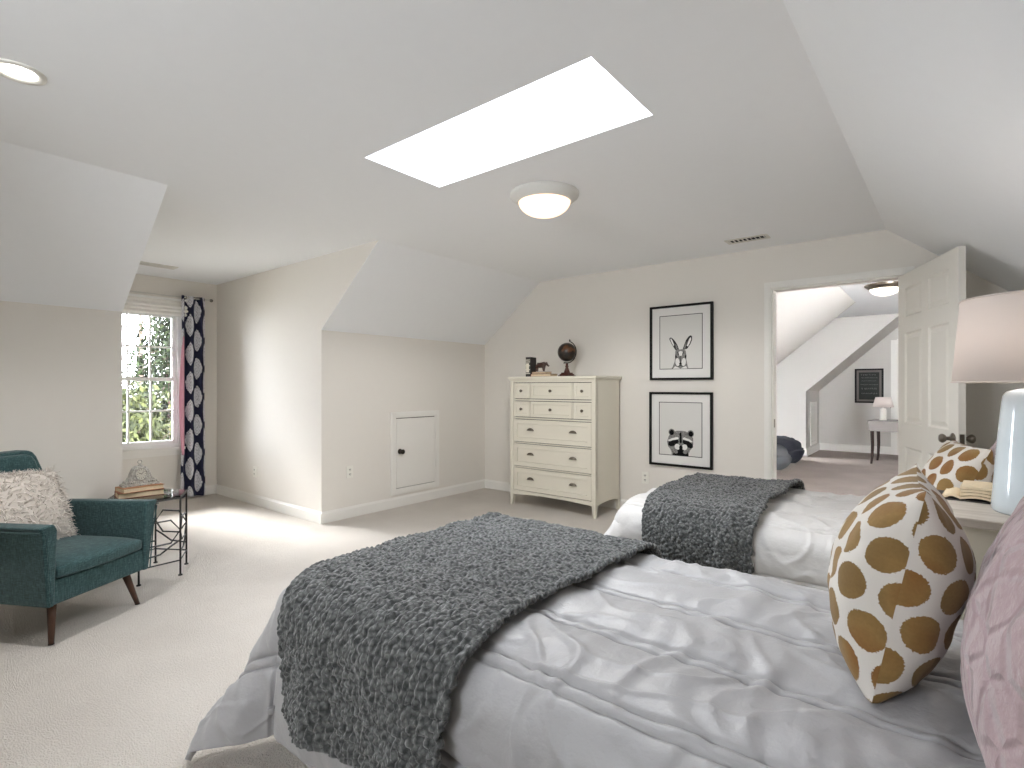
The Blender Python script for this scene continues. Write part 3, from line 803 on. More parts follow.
t = thing('bookend', 'dark upright book bookend standing left on the dresser', 'bookend', (-3.36, 4.50, DRH), math.radians(8))
bm = bmesh.new(); bx(bm, -.030, -.025, -.06, .06, 0, .205); bx(bm, .020, .030, -.06, .06, 0, .205); bx(bm, -.028, .025, -.066, -.058, 0, .205); bm_obj('cover', bm, 'book_dark', t, bevel=.002)
bm = bmesh.new(); bx(bm, -.025, .020, -.058, .055, .004, .199); bm_obj('page_block', bm, 'paper', t)
bm = bmesh.new()
for z in (.03, .07, .11, .15, .17): bx(bm, -.027, .024, -.0685, -.0655, z, z + .008)
bx(bm, -.022, .012, -.0683, -.0655, .045, .14); bm_obj('spine_band', bm, 'cream', t)
def flat_book(name, label, loc, rz, w, d, h, cover, group=None):
    t = thing(name, label, 'book', loc, rz, group)
    bm = bmesh.new(); c = .0035
    bx(bm, -w / 2, w / 2, -d / 2, d / 2, 0, c); bx(bm, -w / 2, w / 2, -d / 2, d / 2, h - c, h); bx(bm, -w / 2, -w / 2 + c, -d / 2, d / 2, c, h - c)
    bm_obj('cover', bm, cover, t, bevel=.0012)
    bm = bmesh.new(); bx(bm, -w / 2 + c, w / 2 - .006, -d / 2 + .005, d / 2 - .005, c, h - c); bm_obj('page_block', bm, 'paper', t)
    return t
flat_book('book', 'red covered book lying flat on the dresser, lowest under the figurine', (-3.205, 4.52, DRH), math.radians(4), .235, .16, .028, 'book_red')
flat_book('book', 'dark brown book lying on the red book under the figurine', (-3.235, 4.52, DRH + .0285), math.radians(3), .17, .13, .022, 'book_brown')
# small striding animal: trunk, head, legs as one skinned surface
def skin_body(name, pts, edges, mat, parent, sub=2):
    me = bpy.data.meshes.new(name); me.from_pydata([p[:3] for p in pts], edges, [])
    o = bpy.data.objects.new(name, me); COL.objects.link(o); o.parent = parent
    md = o.modifiers.new('skin', 'SKIN'); md.use_smooth_shade = True
    for i, v in enumerate(me.skin_vertices[0].data):
        v.radius = (pts[i][3], pts[i][3]); v.use_root = (i == 0)
    s = o.modifiers.new('sub', 'SUBSURF'); s.levels = sub; s.render_levels = sub
    me.materials.append(M[mat]); return o
t = thing('animal_figurine', 'small dark brown four-legged animal figurine standing on the dresser books', 'figurine', (-3.25, 4.52, DRH + .0515)); t.scale = (1.15, 1.15, 1.15)
P = [(0, 0, .058, .024), (-.038, 0, .06, .023), (.034, 0, .062, .024), (.055, 0, .074, .017), (.072, 0, .066, .011), (.086, 0, .048, .006), (.096, 0, .056, .004),
     (-.045, .014, .03, .009), (-.045, .014, .003, .009), (-.040, -.014, .03, .009), (-.034, -.014, .003, .009),
     (.03, .014, .03, .009), (.026, .014, .003, .009), (.038, -.014, .03, .009), (.044, -.014, .003, .009), (-.06, 0, .05, .004)]
E = [(0, 1), (0, 2), (2, 3), (3, 4), (4, 5), (5, 6), (1, 7), (7, 8), (1, 9), (9, 10), (2, 11), (11, 12), (2, 13), (13, 14), (1, 15)]
skin_body('body', P, E, 'bronze', t)
for s in (-1, 1):
    bm = bmesh.new(); lathe(bm, [(0, -.003), (.011, -.002), (.013, 0), (.011, .002), (0, .003)], 14)
    bmesh.ops.transform(bm, matrix=Matrix.Translation((.05, .019 * s, .076)) @ Matrix.Rotation(PI / 2 - .3 * s, 4, 'X'), verts=bm.verts); bm_obj('ear', bm, 'bronze', t, True)

# ------------------------------------------------------------------ framed animal prints
def flat_poly(bm, pts, y, ox, oz, s, sz=None):
    sz = sz or s
    bm.faces.new([bm.verts.new((ox + x * s, y, oz + z * sz)) for x, z in pts])
def ell(cx, cz, rx, rz_, rot=0, n=20):
    return [(cx + rx * math.cos(a) * math.cos(rot) - rz_ * math.sin(a) * math.sin(rot), cz + rx * math.cos(a) * math.sin(rot) + rz_ * math.sin(a) * math.cos(rot)) for a in np.linspace(0, 2 * PI, n + 1)[:-1]]
def mk_fur(name, c1, c2, sc=60):
    t = NT(name); t.set(rough=0.8, spec=.1); co = t.coord()
    mp = t.n('ShaderNodeMapping'); mp.inputs['Scale'].default_value = (3.0, 1, 1); t.l(co, mp.inputs[0])
    t.base(t.ramp(t.noise(sc, 4, mp.outputs[0], .7), [(0.38, c1), (0.62, c2)])); return t.m
INK = {'pale': mk_fur('fur_ink_pale', rgb(150, 149, 146), rgb(206, 205, 201)), 'mid': mk_fur('fur_ink_mid', rgb(92, 91, 90), rgb(158, 157, 154)),
       'dark': mk_fur('fur_ink_dark', rgb(24, 24, 25), rgb(70, 70, 70)), 'black': mk_fur('fur_ink_black', rgb(12, 12, 13), rgb(30, 30, 31)), 'white': mk_fur('fur_ink_white', rgb(214, 213, 210), rgb(232, 231, 228))}
def picture(label, x0, x1, z0, z1, art):
    w, h = x1 - x0, z1 - z0
    t = thing('picture_frame', label, 'framed picture', ((x0 + x1) / 2, YF - .001, z0), 0, 'framed animal prints')
    F = .021; D = .032
    bm = bmesh.new()
    for a in rects_minus(-w / 2, w / 2, 0, h, [(-w / 2 + F, w / 2 - F, F, h - F)]): bx(bm, a[0], a[1], -D, 0, a[2], a[3])
    bm_obj('frame', bm, 'black_wood', t, bevel=.0015)
    bm = bmesh.new(); bx(bm, -w / 2 + F, w / 2 - F, -.014, -.004, F, h - F); bm_obj('mat_board', bm, 'mat_board', t)
    ix0, ix1, iz0, iz1 = -w / 2 + .098, w / 2 - .098, .105, h - .098
    bm = bmesh.new(); bx(bm, ix0, ix1, -.0148, -.0135, iz0, iz1); pp = bm_obj('print', bm, 'print_paper', t)
    bm = bmesh.new(); L = .006
    for a in rects_minus(ix0 - L / 2, ix1 + L / 2, iz0 - L / 2, iz1 + L / 2, [(ix0 + L / 2, ix1 - L / 2, iz0 + L / 2, iz1 - L / 2)]): bx(bm, a[0], a[1], -.0154, -.0142, a[2], a[3])
    bm_obj('border_line', bm, 'ink_line', t)
    for k, (nm, mt, polys) in enumerate(art):
        for p in polys:
            bm = bmesh.new(); flat_poly(bm, p, -.0152 - .0002 * k, ix0, iz0, ix1 - ix0, iz1 - iz0)
            o = bm_obj(nm, bm, INK[mt]); o.parent = pp
    return t
# coordinates inside the print: x 0..1 across, z 0..1 up
def mir(ps, c=.5): return [[(2 * c - x, z) for x, z in p] for p in ps]
C0 = .485
earL = [(.40, .33), (.34, .40), (.275, .49), (.235, .555), (.238, .585), (.268, .592), (.31, .575), (.37, .52), (.43, .44), (.465, .36)]
earLi = [(.335, .425), (.285, .50), (.258, .555), (.266, .575), (.288, .565), (.32, .515), (.352, .45)]
earLo = [(.395, .36), (.385, .42), (.375, .47), (.405, .44), (.435, .39)]
earR = [(.545, .345), (.58, .43), (.63, .53), (.69, .595), (.74, .612), (.768, .592), (.77, .53), (.73, .45), (.66, .37)]
earRi = [(.645, .42), (.675, .495), (.71, .555), (.742, .578), (.75, .54), (.715, .465), (.675, .41)]
earRo = [(.575, .37), (.60, .44), (.64, .50), (.635, .43), (.61, .37)]
hare = [
 ('ear', 'dark', [earL, earR]),
 ('ear_light', 'white', [earLi, earRi]),
 ('ear_edge', 'mid', [earLo, earRo]),
 ('fur_shape', 'mid', [[(.375, .33), (.42, .365), (.50, .36), (.58, .365), (.625, .33), (.635, .25), (.64, .16), (.665, .06), (.69, .002), (.285, .002), (.325, .06), (.36, .13), (.37, .2)]]),
 ('fur_light', 'white', [ell(.505, .285, .060, .045), ell(.43, .125, .05, .075, .15), ell(.575, .125, .05, .075, -.15), [(.32, .002), (.37, .05), (.44, .03), (.5, .002)], [(.66, .002), (.63, .05), (.56, .03), (.5, .002)]]),
 ('eye', 'black', [ell(.392, .225, .017, .034, .2), ell(.622, .225, .017, .034, -.2)]),
 ('brow_shade', 'dark', [[(.42, .34), (.455, .30), (.47, .24), (.44, .27)], [(.585, .34), (.55, .30), (.535, .24), (.565, .27)], [(.49, .11), (.482, .23), (.50, .235), (.512, .11)]]),
 ('nose', 'black', [[(.485, .075), (.465, .102), (.50, .118), (.535, .102), (.515, .075)]]),
 ('mouth', 'dark', [[(.41, .035), (.50, .072), (.59, .035), (.50, .052)]]),
]
coon = [
 ('fur_shape', 'mid', [ell(.30, .435, .075, .065), ell(.745, .425, .075, .065), [(.23, .36), (.30, .43), (.42, .465), (.52, .47), (.62, .465), (.74, .42), (.80, .34), (.805, .25), (.79, .17), (.73, .11), (.70, .05), (.70, .002), (.30, .002), (.30, .05), (.27, .11), (.21, .17), (.19, .25)]]),
 ('ear', 'black', [ell(.30, .43, .055, .05), ell(.75, .42, .055, .05)]),
 ('brow', 'white', [[(.20, .275), (.30, .32), (.43, .35), (.47, .335), (.46, .31), (.36, .29), (.26, .265)], [(.795, .275), (.72, .32), (.60, .35), (.56, .335), (.57, .31), (.66, .29), (.74, .265)]]),
 ('mask', 'black', [[(.225, .245), (.33, .285), (.455, .30), (.47, .26), (.43, .21), (.36, .18), (.27, .165), (.215, .19)], [(.795, .225), (.70, .285), (.575, .30), (.56, .26), (.60, .21), (.67, .17), (.75, .15), (.80, .175)], [(.49, .24), (.485, .42), (.51, .44), (.535, .42), (.54, .24)], [(.33, .002), (.36, .10), (.46, .13), (.58, .13), (.67, .10), (.70, .002)]]),
 ('muzzle', 'white', [ell(.435, .165, .065, .055, -.2), ell(.605, .165, .065, .055, .2)]),
 ('nose', 'black', [ell(.52, .155, .042, .042)]),
 ('cheek', 'mid', [ell(.40, .07, .05, .035), ell(.62, .075, .05, .035)]),
]
picture('black framed print of a hare with tall ears, hung on the far wall', -2.207, -1.602, 1.312, 2.022, hare)
picture('black framed print of a raccoon face, hung under the hare print', -2.212, -1.605, .492, 1.197, coon)

# ------------------------------------------------------------------ armchair
t = thing('armchair', 'teal tweed armchair with splayed walnut legs before the left wall', 'armchair', (-3.692, .665, 0), math.radians(29))
def rounded(o, w=.012, seg=3):
    md = o.modifiers.new('bevel', 'BEVEL'); md.width = w; md.segments = seg; md.limit_method = 'ANGLE'; md.angle_limit = .5
    for p in o.data.polygons: p.use_smooth = True
    wn = o.modifiers.new('wn', 'WEIGHTED_NORMAL'); wn.keep_sharp = False
    return o
bm = bmesh.new(); bx(bm, -.28, .325, -.262, .262, .205, .325); rounded(bm_obj('seat_base', bm, 'teal', t), .012)
for s in (-1, 1):                                    # arms lean outward and flare at the top
    prof = lambda x, flare: [(x, s * .248, .205), (x, s * .281, .205), (x, s * (.305 + flare), .562), (x, s * (.325 + flare), .590), (x, s * (.250 + flare), .595), (x, s * (.245), .562)]
    bm = bmesh.new()
    sec = [(-.33, .0, -.015), (-.1, .0, -.006), (.20, .004, .0), (.335, .010, .004)]
    R = []
    for x, fl, dz in sec:
        R.append([bm.verts.new((px + (.014 if (x > .3 and pz > .5) else 0), py, pz + (dz if pz > .5 else 0))) for px, py, pz in prof(x, fl)])
    for a, b in zip(R, R[1:]):
        for k in range(6): bm.faces.new((a[k], a[(k + 1) % 6], b[(k + 1) % 6], b[k]))
    bm.faces.new(R[0]); bm.faces.new(R[-1])
    ar = rounded(bm_obj('arm', bm, 'teal', t), .010)
    bm = bmesh.new(); tube(bm, [(.348, s * .275, .215), (.352, s * .293, .45), (.358, s * .311, .564)], .0035, 6); tube(bm, [(-.30, s * .316, .556), (.352, s * .328, .572)], .0035, 6)
    p = bm_obj('piping', bm, 'teal'); p.parent = ar
# seat cushion: crowned, with a bowed front edge
nu, nv = 26, 26
def cushion_grid(fn, n1=nu, n2=nv):
    V = [fn(i / (n1 - 1), j / (n2 - 1), s) for s in (1, -1) for i in range(n1) for j in range(n2)]
    F = grid_faces(n1, n2); o = n1 * n2
    F = F + [tuple(o + k for k in f[::-1]) for f in F]
    per = [i * n2 for i in range(n1)] + [(n1 - 1) * n2 + j for j in range(1, n2)] + [i * n2 + n2 - 1 for i in range(n1 - 2, -1, -1)] + [j for j in range(n2 - 2, 0, -1)]
    for a, b in zip(per, per[1:] + per[:1]): F.append((a, b, b + o, a + o))
    return V, F
def seat(u, v, s):
    x = -.25 + .585 * u; y = (v - .5) * .482
    x += .022 * (1 - (2 * v - 1) ** 2) * u ** 3
    e = (1 - abs(2 * u - 1) ** 5) * (1 - abs(2 * v - 1) ** 5)
    return (x, y, .33 + (.055 + .035 * e * (1 - .3 * (1 - u)) if s > 0 else 0.0))
V, F = cushion_grid(seat)
rounded(mesh('seat_cushion', V, F, 'teal', t), .014)
# back: outer shell narrowing upwards, and the inner pad with its vertical seams
def back_shell(hwid, x_front, thick, z0, z1, inset_top):
    pts = []
    W0, W1 = hwid, hwid - inset_top
    out = [(-W0, z0), (-W0, .56), (-(W0 - .02), .62), (-(W1 + .02), z1 - .04), (-W1, z1 - .008), (-(W1 - .03), z1), (W1 - .03, z1), (W1, z1 - .008), (W1 + .02, z1 - .04), (W0 - .02, .62), (W0, .56), (W0, z0)]
    lean = lambda z: -.115 * (z - .2) / .68
    bm = bmesh.new()
    a = [bm.verts.new((x_front + lean(z), y, z)) for y, z in out]; b = [bm.verts.new((x_front - thick + lean(z), y, z)) for y, z in out]
    bm.faces.new(a); bm.faces.new(b[::-1]); n = len(out)
    for k in range(n): bm.faces.new((a[k], a[(k + 1) % n], b[(k + 1) % n], b[k]))
    return bm
rounded(bm_obj('back_shell', back_shell(.290, -.225, .095, .205, .885, .105), 'teal', t), .016)
rounded(bm_obj('back_pad', back_shell(.222, -.185, .045, .36, .868, .075), 'teal', t), .018)
for sx, sy in ((1, 1), (1, -1), (-1, 1), (-1, -1)):
    bm = bmesh.new()
    x0, x1 = (.235, .268) if sx > 0 else (-.255, -.33)
    A, B = Vector((x0, .200 * sy + .018, .208)), Vector((x1, .242 * sy + .03, .004))
    tube(bm, [A, A.lerp(B, .5), B], .021, 16, r_end=.0115); leg = bm_obj('leg', bm, 'wood_dark', t, True)
    bm = bmesh.new(); lathe(bm, [(.0125, 0), (.0125, .006), (0, .006)], 14, (B.x, B.y, 0)); g = bm_obj('glide', bm, 'black_metal'); g.parent = leg

# shag throw pillow on the armchair
def pillow_grid(w, h, th, n=36, pinch=.07, p=.42, chop=0.0, puff_noise=.006, seed=0, sag=-.1, top=.1):
    V = []; UV = []
    for s in (1, -1):
        for i in range(n):
            for j in range(n):
                u = -1 + 2 * i / (n - 1); v = -1 + 2 * j / (n - 1)
                # denser towards the rim
                u = math.sin(u * PI / 2) * .5 + u * .5; v = math.sin(v * PI / 2) * .5 + v * .5
                x = u * w / 2 * (1 - pinch * (1 - v * v) * abs(u) ** 3); z = v * h / 2 * (1 - pinch * (1 - u * u) * abs(v) ** 3)
                e = max(0.0, (1 - u * u) * (1 - v * v))
                y = s * th / 2 * max(0.0, 1 - u * u) ** p * max(0.0, 1 - v * v) ** (p + top if v > 0 else p - sag)
                wr = noise.noise((x * 9 + seed, z * 9, s * 2.0)) * puff_noise * 2 + noise.noise((x * 24, z * 24 + seed, s)) * puff_noise * .7
                y += wr * min(1, e * 6) * s
                z -= chop * math.exp(-(u / .35) ** 2) * max(0, v) ** 2
                V.append((x, y, z)); UV.append((x * s + .6 + .3 * (s < 0) + seed * .13, z + .6))
    A = np.array(V).reshape(2, n, n, 3)
    du = np.concatenate([np.zeros((2, 1, n)), np.cumsum(np.linalg.norm(np.diff(A, axis=1), axis=3), axis=1)], axis=1); du -= du[:, n // 2:n // 2 + 1, :]
    dv = np.concatenate([np.zeros((2, n, 1)), np.cumsum(np.linalg.norm(np.diff(A, axis=2), axis=3), axis=2)], axis=2); dv -= dv[:, :, n // 2:n // 2 + 1]
    sg = np.array([1, -1]).reshape(2, 1, 1)
    UV = np.stack([du * sg + 1.0 + .53 * (sg < 0) + seed * .13, dv + 1.0 + .03 * (sg < 0)], axis=3).reshape(-1, 2)
    F = grid_faces(n, n); o = n * n
    G = [tuple(k + o for k in f[::-1]) for f in F]
    per = [i * n for i in range(n)] + [(n - 1) * n + j for j in range(1, n)] + [i * n + n - 1 for i in range(n - 2, -1, -1)] + [j for j in range(n - 2, 0, -1)]
    S = [(a, b, b + o, a + o) for a, b in zip(per, per[1:] + per[:1])]
    return V, F + G + S, UV, per
t = thing('throw_pillow', 'shaggy ivory throw pillow resting on the teal armchair', 'pillow', (-3.790, .572, .600), math.radians(29))
def pw(v): return v
Mp = Matrix.Rotation(math.radians(-24), 4, 'Y') @ Matrix.Rotation(PI / 2, 4, 'Z') @ Matrix.Rotation(math.radians(4), 4, 'Y')
V, F, UV, per = pillow_grid(.43, .40, .15, 22)
V = [Mp @ Vector(v) for v in V]
mesh('cover', V, F, 'shag_base', t, True, UV)
# tufts: short curled strips scattered over the cover
bmS = bmesh.new()
src = [Vector(v) for v in V]
def tuft(p, nrm):
    tan = nrm.cross(Vector((rng.normal(), rng.normal(), rng.normal()))).normalized()
    L = rng.uniform(.026, .044); wd = rng.uniform(.0028, .0050); side = nrm.cross(tan).normalized()
    prevr = None
    droop = Vector((0, 0, -1)) * rng.uniform(.0, .012)
    for k in range(4):
        f = k / 3; c = p + nrm * (L * .75 * math.sin(f * 1.5)) + tan * (L * .8 * f ** 1.5) + droop * f * f
        w2 = wd * (1 - .75 * f)
        r = [bmS.verts.new(c + side * w2), bmS.verts.new(c + nrm * w2 * .5 - tan * w2 * .4), bmS.verts.new(c - side * w2)]
        if prevr:
            for a, b in ((0, 1), (1, 2), (2, 0)): bmS.faces.new((prevr[a], prevr[b], r[b], r[a]))
        prevr = r
    bmS.faces.new(prevr)
nF = 22 * 22
ctr = sum(src, Vector()) / len(src)
for f in F[:21 * 21 * 2]:
    q = [src[i] for i in f]
    area = (q[2] - q[0]).cross(q[3] - q[1]).length / 2
    n = (q[2] - q[0]).cross(q[3] - q[1])
    if n.length < 1e-9: continue
    n.normalize()
    c0 = sum(q, Vector()) / 4
    if n.dot(c0 - ctr) < 0: n = -n
    if n.dot(Mp.to_3x3() @ Vector((0, 1, 0))) * 1 < -.35 and n.dot(Mp.to_3x3() @ Vector((0, 1, 0))) < 0: dens = 3000
    else: dens = 40000
    k = area * dens; k = int(k) + (rng.random() < k - int(k))
    for _ in range(k):
        a, b = rng.random(), rng.random()
        p = q[0].lerp(q[1], a).lerp(q[3].lerp(q[2], a), b)
        tuft(p - n * .002, (n + Vector(rng.normal(0, .35, 3))).normalized())
o = bm_obj('shag_pile', bmS, 'shag', t, True); o['kind'] = 'stuff'

# ------------------------------------------------------------------ hexagonal side table, books and mantel clock
TX, TY, TR, TZ = -4.125, 1.245, .238, .525
t = thing('side_table', 'hexagonal black iron side table with a glass top by the armchair', 'side table', (TX, TY, 0))
hexv = [(TR * math.cos(math.radians(32 + 60 * k)), TR * math.sin(math.radians(32 + 60 * k))) for k in range(6)]
bm = bmesh.new(); prism(bm, [(x * 1.0, y * 1.0, TZ - .006) for x, y in hexv], (0, 0, .009)); bm_obj('glass_top', bm, 'table_glass', t)
for x, y in hexv:
    bm = bmesh.new(); tube(bm, [(x, y, .004), (x, y, TZ - .008)], .0062, 8); lathe(bm, [(.014, 0), (.013, .006), (.006, .009)], 12, (x, y, 0)); bm_obj('leg', bm, 'black_metal', t, True)
bm = bmesh.new(); tube(bm, [(x, y, TZ - .012) for x, y in hexv], .0065, 6, True); bm_obj('top_ring', bm, 'black_metal', t)
bm = bmesh.new(); tube(bm, [(x, y, .10) for x, y in hexv], .005, 6, True); bm_obj('lower_ring', bm, 'black_metal', t)
for k in range(6):
    a, b = Vector((*hexv[k], 0)), Vector((*hexv[(k + 1) % 6], 0))
    bm = bmesh.new()
    hx_ = [(0.0, .30), (.24, .375), (.76, .375), (1.0, .30), (.76, .225), (.24, .225)]
    tube(bm, [a.lerp(b, f) + Vector((0, 0, z)) for f, z in hx_], .0058, 6, True)
    tube(bm, [a.lerp(b, f) + Vector((0, 0, z)) for f, z in ((0, .155), (.5, .165), (.8, .21), (1, .235))], .0054, 6)
    bm_obj('hexagon_grille', bm, 'black_metal', t)
BC = Vector((-4.14, 1.205))
flat_book('book', 'brown covered book on the glass side table, lower of the two', (BC.x, BC.y, TZ + .003), math.radians(-8), .15, .255, .036, 'book_brown')
flat_book('book', 'tan book on the glass side table, upper one right under the clock', (BC.x + .005, BC.y, TZ + .0395), math.radians(3), .145, .235, .030, 'book_tan')
t = thing('mantel_clock', 'weathered grey mantel clock with a ring on top, standing on two books', 'clock', (BC.x, BC.y, TZ + .070), math.radians(90)); t.scale = (.78, .85, .95)
# profile in x (width) and z; front faces -y
hp = [(-.130, 0), (-.130, .018), (-.118, .022), (-.112, .034), (-.096, .042), (-.078, .062), (-.068, .092), (-.052, .118), (-.028, .133), (0, .137)]
hp = hp + [(-x, z) for x, z in hp[-2::-1]]
bm = bmesh.new(); prism(bm, [(x, -.035, z) for x, z in hp], (0, .07, 0)); bm_obj('case', bm, 'stone', t, bevel=.003)
bm = bmesh.new(); bx(bm, -.136, .136, -.042, .042, 0, .016); bm_obj('plinth', bm, 'stone', t, bevel=.003)
fc = Matrix.Translation((0, -.035, .082)) @ Matrix.Rotation(PI / 2, 4, 'X')
def onface(bm): bmesh.ops.transform(bm, matrix=fc, verts=bm.verts)
bm = bmesh.new(); lathe(bm, [(.046, 0), (.046, .006), (.041, .009), (.037, .005), (.037, .002)], 36, cap=False); onface(bm); bm_obj('bezel', bm, 'stone', t, True)
bm = bmesh.new(); lathe(bm, [(.038, .003), (0, .0032)], 36, cap=False); onface(bm); fo = bm_obj('clock_face', bm, plain('clock_dial', rgb(196, 192, 180), .7, var=.08, vscale=60), t)
bm = bmesh.new()
for k in range(12):
    a = PI * k / 6; c, s = math.cos(a), math.sin(a)
    bx(bm, .026, .034, -.0012, .0012, .0034, .0042, Matrix.Rotation(a, 4, 'Z'))
onface(bm); o = bm_obj('hour_mark', bm, 'ink_line'); o.parent = fo
for L, w, a in ((.020, .0016, 2.75), (.028, .0011, .75)):
    bm = bmesh.new(); bx(bm, -.004, L, -w, w, .0045, .0056, Matrix.Rotation(a, 4, 'Z')); onface(bm); o = bm_obj('hand', bm, 'ink_line'); o.parent = fo
bm = bmesh.new(); lathe(bm, [(.016, .132), (.012, .142), (.006, .146), (.006, .150)], 16)
tube(bm, [(.015 * math.cos(a), 0, .162 + .013 * math.sin(a)) for a in np.linspace(0, 2 * PI, 17)[:-1]], .0032, 8, True); bm_obj('top_ring', bm, 'stone', t, True)
for s in (-1, 1):
    for k in range(5):
        bm = bmesh.new(); bmesh.ops.create_icosphere(bm, subdivisions=1, radius=.009, matrix=Matrix.Translation((s * (.055 + .014 * k), -.036, .028 + .0 * k)) @ Matrix.Diagonal((1, .5, 1, 1)))
        bm_obj('carved_ornament', bm, 'stone', t, True)
# ------------------------------------------------------------------ the two beds
BA, BR, BT_ = .425, .105, .605                      # half width of the flat top, edge radius, top height
def edge(e, al):
    q = BR * PI / 2
    if e <= 0: return 0.0, 0.0
    if e < q: a = e / BR; return BR * math.sin(a), BR * (1 - math.cos(a))
    L = e - q; return BR + L * math.sin(al), BR + L * math.cos(al)
def drape(s, t, off=0.0, side_flare=.08, foot_flare=.10, corner=.56, head=1.93):
    """bed-local point for cloth coordinates: s along the bed (0 at the foot edge), t across"""
    ex = max(0.0, -s); sg = 1 if t >= 0 else -1; ey = max(0.0, abs(t) - BA)
    x = max(s, 0.0); y = sg * min(abs(t), BA)
    r = math.hypot(ex, ey)
    if r <= 0: return Vector((x, y, BT_))
    ph = math.atan2(ey, ex)
    c2 = math.sin(2 * ph) ** 2 if ex > 0 and ey > 0 else 0.0
    al = side_flare * math.sin(ph) ** 2 + foot_flare * math.cos(ph) ** 2 + (corner - .08) * c2
    o, d = edge(r, al)
    return Vector((x - o * math.cos(ph), y + sg * o * math.sin(ph), max(.012, BT_ - d)))
SEAMS = [-.985, -.72, -.455, -.19, .075, .34, .605, .87]
def vnoise(a, b, c=0.0): return noise.noise((a, b, c))
def ridge(a, b, c=0.0): return 1 - abs(noise.noise((a, b, c))) * 2
def seam_d(t):
    return min(min(abs(t - q - .016), abs(t - q + .016)) for q in SEAMS)
def comf_h(s, t):
    ds = seam_d(t); band = min(abs(t - q) for q in SEAMS)
    f = min(1.0, max(0.0, band - .014) / .1185)
    h = .021 * math.sin(PI / 2 * f) ** .6 - .0075 * math.exp(-(ds / .0055) ** 2) + .006 * (band < .014)
    k = math.exp(-band / .075); w1 = vnoise(s * 3, t * 4, 11); w2 = vnoise(t * 5, s * 3, 12)
    # gathers running away from the stitching, and long soft creases across the channels
    h += .008 * vnoise(s * 24 + 2 * w2, t * 4 + w1, 4) * (.25 + .75 * k)
    h += .010 * max(0.0, ridge(s * 6.5 + 1.3 * w1 + t * 1.5, t * 2.2 + w2, 1) - .55) * 1.6
    h += .008 * max(0.0, ridge(s * 4 - t * 5 + 1.2 * w2, t * 4 + s * 2, 2) - .62) * 1.6
    h += .008 * vnoise(s * 3.0, t * 3.2, 9)
    return h
def cloth(name, fn_h, s_rng, t_rng, ns, nt, mat, parent, s_of=None, thick=.0, base_off=0.0, under=None, seed=0, **kw):
    P = np.empty((ns, nt, 3)); ST = np.empty((ns, nt, 2))
    for i in range(ns):
        for j in range(nt):
            a = i / (ns - 1); t = t_rng[0] + (t_rng[1] - t_rng[0]) * j / (nt - 1)
            s = s_rng[0] + (s_rng[1] - s_rng[0]) * a if s_of is None else s_of(a, t)
            t2 = t
            if callable(under) is False and under is not None: t2 = t + under[0](a, t)
            P[i, j] = drape(s, t2, **kw); ST[i, j] = (s, t2)
    du = np.gradient(P, axis=0); dv = np.gradient(P, axis=1)
    N = np.cross(du, dv); N /= np.maximum(np.linalg.norm(N, axis=2, keepdims=True), 1e-9)
    if N[ns // 2, nt // 2, 2] < 0: N = -N
    H = np.empty((ns, nt, 1))
    for i in range(ns):
        for j in range(nt): H[i, j, 0] = fn_h(ST[i, j, 0], ST[i, j, 1]) + base_off
    P = P + N * H
    P[:, :, 2] = np.maximum(P[:, :, 2], .008)
    o = mesh(name, P.reshape(-1, 3), grid_faces(ns, nt), mat, parent, True, ST.reshape(-1, 2))
    if o.data.polygons[0].normal.dot(Vector(N[0, 0])) < 0: o.data.flip_normals()
    if thick:
        md = o.modifiers.new('solid', 'SOLIDIFY'); md.thickness = thick; md.offset = -1
    return o
def make_bed(label, origin, L=1.90):
    t = thing('bed', label, 'bed', origin, 0)
    bm = bmesh.new(); bx(bm, .02, L, -.47, .47, .33, .575); rounded(bm_obj('mattress', bm, 'mattress', t), .04)
    bm = bmesh.new(); bx(bm, .03, L, -.46, .46, .14, .328); bm_obj('box_spring', bm, 'mattress', t, bevel=.01)
    V = []; per = []
    path = [(L, -.475), (.02, -.475), (.02, .475), (L, .475)]
    for (xa, ya), (xb, yb) in zip(path, path[1:]):
        n = int(math.hypot(xb - xa, yb - ya) / .02)
        nx, ny = (yb - ya), -(xb - xa); L = math.hypot(nx, ny); nx, ny = -nx / L, -ny / L
        for k in range(n): per.append((xa + (xb - xa) * k / n, ya + (yb - ya) * k / n, nx, ny))
    rows = 8
    for r in range(rows):
        z = .33 - .322 * r / (rows - 1)
        for k, (x, y, nx, ny) in enumerate(per):
            w = (.004 + .012 * r / (rows - 1)) * math.sin(k * 1.1 + .8 * math.sin(k * .31))
            V.append((x + nx * w, y + ny * w, z))
    bm_s = mesh('bed_skirt', V, grid_faces(rows, len(per)), 'skirt', t, True)
    md = bm_s.modifiers.new('solid', 'SOLIDIFY'); md.thickness = .004
    bm = bmesh.new()
    prism(bm, [(L + .005, -.49, .05), (L + .005, -.49, 1.0)] + [(L + .005, -.49 + .98 * f, 1.0 + .05 * math.sin(PI * f)) for f in np.linspace(.1, .9, 9)] + [(L + .005, .49, 1.0), (L + .005, .49, .05)], (.035, 0, 0))
    rounded(bm_obj('headboard', bm, 'headboard', t), .012)
    for s in (-1, 1):
        bm = bmesh.new(); bx(bm, L + .005, L + .04, s * .47 - .02, s * .47 + .02, 0, .06); bm_obj('leg', bm, 'wood_dark', t)
    return t
B1, B2 = (-1.645, 1.415, 0), (-1.315, 3.17, 0)
make_bed('nearest twin bed under the silver comforter, in the foreground', B1, 2.01)
make_bed('farther twin bed by the open door, beyond the nightstand', B2)
cf = cloth('comforter', comf_h, (-.53, 1.88), (-.95, .95), 280, 470, 'satin', None, thick=.02)
cf.location = B1
tag(cf, 'silver satin channel-quilted comforter spread over the nearest bed', 'comforter', 'comforters on the twin beds')
